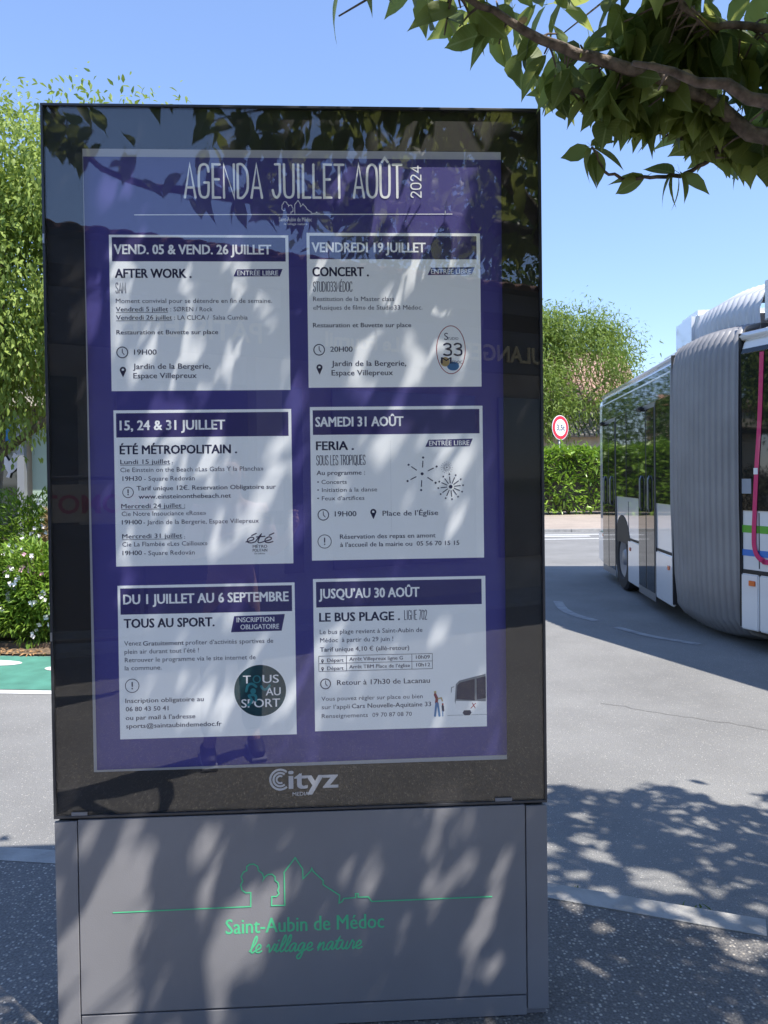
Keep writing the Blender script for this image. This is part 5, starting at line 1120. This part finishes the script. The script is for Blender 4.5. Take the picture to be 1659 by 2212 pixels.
for c_,r_ in (((1.02,-.285,2.628),.017),((.93,-.29,2.650),.012),((.60,-.28,2.765),.010)):
    bm=bmesh.new(); bmesh.ops.create_icosphere(bm,subdivisions=2,radius=r_)
    for v in bm.verts: v.co=Vector((v.co.x*1.25,v.co.y*.6,v.co.z*.8))+v.co.normalized()*rnd.uniform(-.002,.002)
    o=link('pruning_scar',from_bm(bm,smooth=True),M_['scar'],ch); o.location=Vector(c_)-CL_
U_=[-.60,-.09,-.08,-.06,-.04,.04,.18,.23,.28,.33,.36,.44,.50,.57,.62]
V_=[.70,.70,.66,.600,.585,.585,.560,.525,.485,.470,.455,.440,.42,.405,.395]
RU=[-.5,-.42,-.36,-.30,-.24,-.15,.0,.10,.30]; RVv=[.40,.39,.38,.42,.36,.335,.32,.295,.285]
def clear(P):
    """keep foliage out of the open gap in front of the display and out of the low sky beyond it"""
    D=P[:,1]+2.235; Ds=np.maximum(D,.02); u=(P[:,0]-.131)/Ds; v=(P[:,2]-1.6)/Ds
    ok=(D<=.02)|(np.abs(u)>.63)|(v>=np.interp(u,U_,V_))
    ok&=~((D<=.35)&(np.abs(P[:,0]-.131)<.6)&(P[:,2]<2.2))
    Dm=2.235-np.minimum(P[:,1],0); um=(P[:,0]-.131)/Dm; vm=(P[:,2]-1.6)/Dm
    ok&=(P[:,1]>=-.02)|(um<-.52)|(um>.30)|(vm>=np.interp(um,RU,RVv))
    ok&=~((D>.3)&(D<1.98)&(u>.02)&(u<.60)&(v<.64)&(nr.random(len(P))<.85)); ok&=~((D>2.45)&(u>-.05)&(u<.60)&(v<.64)&(nr.random(len(P))<.88))
    ok&=~((P[:,1]<-.02)&(um>-.5)&(um<.30)&(vm<.50)&(nr.random(len(P))<np.where(um<-.12,.45,.35)))
    lx=P[:,0]-.46*P[:,2]; ly=P[:,1]+.42*P[:,2]
    ok&=~((lx<-.8)&(ly>1.3)&(nr.random(len(P))<.9)); ok&=~((ly>1.72+.12*np.sin(lx*5)+.10*np.sin(lx*11))&(nr.random(len(P))<.93))
    return ok
SUNV=np.array(SUN)
GAPS=[(-.62,0,.12,.12),(-.56,0,.30,.06),(-.50,0,.54,.045),(-.44,0,.50,.03),(-.22,0,.25,.08),(-.13,0,.38,.055),(-.30,0,.33,.045),(.50,0,.20,.045),(.40,0,.32,.035),(.55,0,.36,.03),(.20,0,.45,.03),(-.36,0,.40,.03),(-.33,0,.12,.03),
 (.42,0,2.46,.10),(.30,0,2.50,.06),(.50,0,2.60,.06),(-.28,0,2.10,.035),(.04,0,1.87,.05),(-.35,0,1.90,.035),(.43,0,2.14,.025),(-.50,0,1.37,.03),(-.08,0,1.66,.045),(-.2,0,1.74,.03),(.2,0,1.97,.035),(.27,0,1.74,.04),(-.15,0,2.34,.04),(.12,0,2.28,.03),(-.46,0,2.26,.03),(.33,0,1.92,.03),(-.18,0,1.24,.035),(.5,0,1.27,.035),(.02,0,1.50,.03),(-.05,0,2.2,.03),(-.45,0,2.0,.03),(.5,0,1.95,.025),(.15,0,1.66,.03),
 (.90,.16,0,.07),(.88,.22,0,.05),(1.42,.57,0,.06),(1.45,.27,0,.06),(1.51,.47,0,.05),(1.03,1.15,0,.09),(1.28,1.05,0,.07),(1.45,.85,0,.10),(.97,.57,0,.04),(1.02,.42,0,.04),(1.30,.62,0,.04)]
for _ in range(34): GAPS.append((rnd.uniform(-.7,.7),0,rnd.uniform(.0,2.6),rnd.uniform(.012,.028)))
for _ in range(40): GAPS.append((rnd.uniform(.8,3.0),rnd.uniform(-.6,1.9),0,rnd.uniform(.015,.04)))
def sunlit(P):
    ok=np.ones(len(P),bool); s1=P[:,1]/SUNV[1]; H=P-s1[:,None]*SUNV; s2=P[:,2]/SUNV[2]; Gd=P-s2[:,None]*SUNV
    for x,y,z,r in GAPS:
        if z==0 and (abs(x)>.72 or y!=0): ok&=~(np.hypot(Gd[:,0]-x,Gd[:,1]-y)<r+.012)
        else: ok&=~((s1>.2)&(np.hypot((H[:,0]-x)-(H[:,2]-z)*.46*.5,(H[:,2]-z)/1.9)<r*1.05+.012))
    return ok
# sprays: positions of twig nodes, then leaves hanging off them
pos=[];dr=[];tn=[]
def spray(c, n, spread, out, droop=.9, size=None):
    t=rnd.random()
    for _ in range(n):
        a=nr.normal(size=3)*.55+np.array(out)*.7; a[2]-=droop; p_=np.array(c)+nr.normal(size=3)*spread
        pos.append(p_); dr.append(a); tn.append(min(1,max(0,t*.55+rnd.random()*.5)))
SPURS=[]
def joint(base, off):
    SPURS.append((base,base+off)); return base+off
for P,R_ in LIMBS[1:]:
    P=np.array(P)
    for i in range(4,len(P)-1):
        thin=R_[i]<.032
        for _ in range(4 if thin else 2): spray(joint(P[i]+(P[i+1]-P[i])*rnd.random(), np.array([0,.05 if thin else .03,.0])+nr.normal(size=3)*np.array([.045,.04,.032])), rnd.randint(3,6), .028, (rnd.gauss(-.4,.5),rnd.gauss(0,.6),.1))
    spray(P[-1],7,.02,(-.5,0,.1))
ntw=len(pos)
# the little drooping twig against the sky
hand=[((.834,-.1,2.516),(-1.1,0,-.25)),((.834,-.1,2.52),(-.45,0,-1)),((.84,-.1,2.51),(-.1,.1,-1)),((.845,-.1,2.515),(.1,-.2,-.95)),((.838,-.1,2.52),(.95,.1,-.45)),((.83,-.1,2.525),(.7,.2,.35)),((.843,-.1,2.517),(.3,-.4,.5)),
 ((.985,-.1,2.44),(-.9,0,-.4)),((.99,-.1,2.438),(-1.0,.2,.08)),((1.06,-.1,2.447),(-.6,.1,-1)),((1.065,-.1,2.447),(-.2,-.1,-1.1)),((1.08,-.1,2.450),(.15,.1,-1)),((1.085,-.1,2.45),(.9,.1,-.35)),((1.07,-.1,2.45),(-.75,-.2,.15)),((1.075,-.12,2.45),(.35,-.3,-.9))]
# canopy
N=9000; Cc=np.array([2.25,-.75,3.75]); Rr=np.array([3.1,1.75,1.35])
d=nr.normal(size=(N,3)); d/=np.linalg.norm(d,axis=1,keepdims=True); c=Cc+d*Rr*(nr.random(N)**.38)[:,None]
low=nr.random(N)<.30; c[low,2]=nr.uniform(2.35,3.1,low.sum())
c=c[:]; c[:,2]+=.12*np.sin(c[:,0]*3)
g=np.sin(c[:,0]*3.9+1)+np.sin(c[:,1]*4.3)+np.sin(c[:,2]*4.1+.5); c=c[(g>-.75)]
N2=2500
for q in c[:N2]: spray(q, rnd.randint(5,9), .065, (rnd.gauss(0,.5),rnd.gauss(0,.5),.1))
for _ in range(200): spray((rnd.uniform(-.45,1.35),rnd.uniform(-1.9,-.65),rnd.uniform(2.45,3.5)), rnd.randint(5,8), .055, (rnd.gauss(0,.5),rnd.gauss(0,.5),.1))
# a few sprays on the long branch above the photographer
for q in ((-1.0,-1.0,3.05),(-1.08,-.98,3.16),(-.95,-1.05,3.0),(-.78,-1.05,2.90),(-1.15,-1.0,3.08),(-.35,-1.08,2.83),(-.2,-1.1,2.82),(-.05,-1.1,2.84),(.1,-1.12,2.82),(-.28,-1.1,2.92)):
    for _ in range(3): spray(q,6,.045,(rnd.gauss(0,.6),rnd.gauss(0,.5),0))
pos=np.array(pos); dr=np.array(dr); tn=np.array(tn); mid=pos+dr/np.linalg.norm(dr,axis=1,keepdims=True)*.07; k=clear(mid)&clear(pos)&sunlit(mid); 
pos=pos[k];dr=dr[k];tn=tn[k]
hp=np.array([h[0] for h in hand]);hdv=np.array([h[1] for h in hand],float)
pos=np.concatenate([hp,pos]);dr=np.concatenate([hdv,dr]);tn=np.concatenate([nr.random(len(hand)),tn])
sz=nr.uniform(.095,.150,len(pos)); sz[:len(hand)]=nr.uniform(.088,.112,len(hand)); roll=nr.normal(0,.75,len(pos)); fr=rot_frames(dr,roll)
D=pos[:,1]+2.235; u=(pos[:,0]-.131)/np.maximum(D,.05)-.05; v=(pos[:,2]-1.6)/np.maximum(D,.05)
vis=(D>.5)&(u<.52)&(u>-.5)&(v<.63)
front=np.argsort(np.where(vis,D+nr.random(len(D))*.35,99)); big=front[:300]; big=big[vis[big]]
leaf_var=[]
for w_,f_,dd_ in ((.47,.14,.22),(.50,.05,.30),(.42,.2,.12),(.52,.10,.38)):
    V,F=leaf_template(1.0,w_,f_,dd_,9); me=bpy.data.meshes.new('leaf'); me.from_pydata([tuple(x) for x in V],[],[tuple(x) for x in F]); me.materials.append(M_['leaf_obj']); 
    for p_ in me.polygons: p_.use_smooth=True
    leaf_var.append(me)
for i in big:
    o=bpy.data.objects.new('leaf',leaf_var[rnd.randrange(4)]); COL.objects.link(o); o.parent=ch
    m3=Matrix([list(r) for r in fr[i]]); M4=m3.to_4x4()@Matrix.Scale(sz[i],4); M4.translation=Vector(pos[i])-CL_; o.matrix_local=M4
rest=np.setdiff1d(np.arange(len(pos)),big)
me=scatter_mesh('foliage',LEAF5,pos[rest]-np.array(CL_),fr[rest],sz[rest],tn[rest]); link('foliage', me, M_['leaf'], ch, kind='stuff')
bm=bmesh.new()
for q in c[:N2:3]:
    if clear(np.array([q]))[0]:
        # twig runs back towards the crown's heart
        e=q+(Cc-q)*.12+nr.normal(size=3)*.04
        if clear(np.array([e]))[0]: tube(bm,[Vector(q)-CL_,Vector((q+e)/2)-CL_+Vector((0,0,.01)),Vector(e)-CL_],[.0022,.0035,.0045],4,cap=False)
for a_,b_ in SPURS:
    if clear(np.array([b_]))[0]: tube(bm,[Vector(a_)-CL_,Vector((a_+b_)/2)-CL_+Vector((0,0,.006)),Vector(b_)-CL_],[.004,.003,.0022],5,cap=False)
link('twigs', from_bm(bm), M_['bark'], ch, kind='stuff')

# ---------------------------------------------------------------- folding sign stand, mirrored in the glass
pr=empty('pavement_sign',(-1.95,-3.75,0),rz=math.radians(-8),label='tall tube framed PROMOTION stand on the pavement left of the photographer',cat='sign')
tubeobj('tube_frame',[tuple(q) for q in catmull([(-.52,0,.45),(-.52,0,1.0),(-.52,0,1.52),(-.44,0,1.62),(0,0,1.64),(.44,0,1.62),(.52,0,1.52),(.52,0,1.0),(.52,0,.45),(.40,0,.40),(0,0,.39),(-.40,0,.40),(-.52,0,.45)],4)],.016,M_['rubber'],pr)
boxobj('board',(-.48,.48,-.012,.012,1.30,1.59),M_['promo_board'],pr); boxobj('lower_panel',(-.48,.48,-.010,.010,.47,1.28),M_['rubber'],pr)
wordmesh('PROMOTION', M_['red_ink'], pr, (0,.014,1.37), math.pi, .20, ex=.001)
for x in (-.42,.42):
    tubeobj('leg',[(x,0,.42),(x,0,.04)],.024,M_['rubber'],pr)
    tubeobj('foot',[tuple(q) for q in catmull([(x-.02,-.42,.02),(x,-.2,.05),(x,0,.06),(x,.2,.05),(x-.02,.42,.02)],4)],.014,M_['rubber'],pr)

# ---------------------------------------------------------------- the person at the camera's left
def skin_figure(name, nodes, edges, m, parent=None, root=0, sub=2, **k):
    me=bpy.data.meshes.new(name); me.from_pydata([n[0] for n in nodes],edges,[]); o=bpy.data.objects.new(name,me); COL.objects.link(o)
    md=o.modifiers.new('s','SKIN'); md.use_smooth_shade=True
    for i,n_ in enumerate(nodes):
        r=n_[1]; me.skin_vertices[0].data[i].radius = r if isinstance(r,tuple) else (r,r); me.skin_vertices[0].data[i].use_root=(i==root)
    sb=o.modifiers.new('d','SUBSURF'); sb.levels=sub; sb.render_levels=sub
    bpy.context.view_layer.update(); ev=bpy.data.meshes.new_from_object(o.evaluated_get(bpy.context.evaluated_depsgraph_get())); bpy.data.objects.remove(o)
    for p_ in ev.polygons: p_.use_smooth=True
    ev.materials.clear(); return link(name, ev, m, parent, **k)
pe=empty('person',(-.55,-2.35,0),rz=math.radians(-14),label='person in pale pink shirt and dark jeans holding up a phone, mirrored in glass',cat='person')
# one continuous body (bare skin shows at face, neck, hands)
B=[((0,0,.98),(.135,.10)),((0,0,1.15),(.125,.09)),((0,.0,1.33),(.15,.10)),((0,-.01,1.43),(.12,.08)),((0,0,1.50),(.055,.055)),((0,.02,1.57),(.062,.07)),((0,.03,1.65),(.078,.095)),((0,.02,1.72),(.055,.07)),
   ((.17,0,1.42),(.052,.052)),((.24,.03,1.17),(.044,.044)),((.30,.22,1.27),(.034,.034)),((.33,.32,1.36),(.022,.03)),((-.17,0,1.42),(.052,.052)),((-.24,.02,1.17),(.044,.044)),((-.06,.22,1.26),(.034,.034)),((.10,.32,1.35),(.022,.03)),
   ((.09,0,.90),(.092,.092)),((.10,.03,.50),(.062,.062)),((.11,0,.12),(.043,.043)),((.12,.10,.05),(.04,.032)),((-.09,0,.90),(.092,.092)),((-.12,.05,.50),(.062,.062)),((-.14,.06,.12),(.043,.043)),((-.16,.16,.05),(.04,.032))]
Ed=[(0,1),(1,2),(2,3),(3,4),(4,5),(5,6),(6,7),(3,8),(8,9),(9,10),(10,11),(3,12),(12,13),(13,14),(14,15),(0,16),(16,17),(17,18),(18,19),(0,20),(20,21),(21,22),(22,23)]
body=skin_figure('body',B,Ed,M_['skin'],pe)
skin_figure('shirt',[((0,0,.97),(.158,.122)),((0,0,1.15),(.146,.112)),((0,0,1.33),(.170,.120)),((0,-.01,1.425),(.135,.095)),((0,0,1.475),(.07,.07)),((.175,0,1.425),(.068,.068)),((.238,.02,1.20),(.060,.060)),((-.175,0,1.425),(.068,.068)),((-.238,.02,1.20),(.060,.060))],[(0,1),(1,2),(2,3),(3,4),(3,5),(5,6),(3,7),(7,8)],M_['shirt'],pe)
skin_figure('jeans',[((0,0,1.0),(.150,.115)),((0,0,.93),(.15,.118)),((.092,0,.86),(.105,.105)),((.10,.03,.50),(.078,.078)),((.11,0,.10),(.062,.062)),((-.092,0,.86),(.105,.105)),((-.12,.05,.50),(.078,.078)),((-.14,.06,.10),(.062,.062))],[(0,1),(1,2),(2,3),(3,4),(1,5),(5,6),(6,7)],M_['jeans'],pe)
skin_figure('hair',[((0,-.005,1.58),(.07,.07)),((0,-.01,1.66),(.090,.098)),((0,.02,1.735),(.070,.080))],[(0,1),(1,2)],M_['hair'],pe)
for x,y in ((.12,.06),(-.16,.12)):
    s_=skin_figure('shoe',[((x,y-.10,.05),(.045,.040)),((x,y,.055),(.050,.042)),((x,y+.13,.04),(.046,.030)),((x,y+.17,.035),(.034,.022))],[(0,1),(1,2),(2,3)],M_['shoe'],pe)
    boxobj('sole',(x-.045,x+.045,y-.14,y+.19,.001,.02),M_['sole'],s_,bev=.008)
# hands: palm and five fingers closed on the phone
for side,hx in ((1,.335),(-1,.105)):
    bmn=[((hx,.31,1.34),(.020,.034)),((hx,.345,1.40),(.016,.036))]; 
    palm=skin_figure('hand',bmn,[(0,1)],M_['skin'],pe,sub=1)
    for f_,(dz,ln) in enumerate(((.030,.070),(.010,.078),(-.010,.074),(-.030,.060))):
        x0=hx; z0=1.395+dz; dx=-side
        tubeobj('finger',[(x0,.348,z0),(x0+dx*.012,.375,z0+.004),(x0+dx*(ln*.6),.382,z0+.004),(x0+dx*ln*.85,.372,z0)],[.0085,.0085,.0078,.006],M_['skin'],palm,seg=7)
    tubeobj('thumb',[(hx,.335,1.375),(hx-side*.02,.322,1.39),(hx-side*.045,.325,1.405)],[.010,.010,.0075],M_['skin'],palm,seg=7)
# face
fx=skin_figure('nose',[((0,.115,1.655),(.010,.010)),((0,.130,1.625),(.013,.012))],[(0,1)],M_['skin'],pe,sub=1)
for s__ in (-1,1):
    bm=bmesh.new(); bmesh.ops.create_icosphere(bm,subdivisions=2,radius=.011); o=link('eye',from_bm(bm,smooth=True),M_['signwhite'],pe); o.location=(s__*.03,.108,1.655)
    bm=bmesh.new(); bmesh.ops.create_icosphere(bm,subdivisions=1,radius=.006); q=link('iris',from_bm(bm,smooth=True),M_['hair'],o); q.location=(0,.008,0)
    bm=bmesh.new(); bmesh.ops.create_icosphere(bm,subdivisions=2,radius=.022)
    for v in bm.verts: v.co=Vector((v.co.x*.4,v.co.y*.7,v.co.z*1.3))
    o=link('ear',from_bm(bm,smooth=True),M_['skin'],pe); o.location=(s__*.082,.02,1.645)
boxobj('mouth',(-.022,.022,.112,.118,1.585,1.592),M_['red_ink'],pe,bev=.002)
pw=pe.matrix_world
ph=empty('phone',(0,0,0),label='black phone held up by the person, mirrored in the glass',cat='phone')
ph.location=Vector((-.55,-2.35,0))+Matrix.Rotation(math.radians(-14),3,'Z')@Vector((.22,.372,1.395)); ph.rotation_euler=(math.radians(-6),0,math.radians(-14))
boxobj('case',(-.082,.082,-.004,.004,-.038,.038),M_['phone'],ph,bev=.003); boxobj('camera_bump',(.045,.075,.0042,.007,.008,.03),M_['frame'],ph,bev=.001)
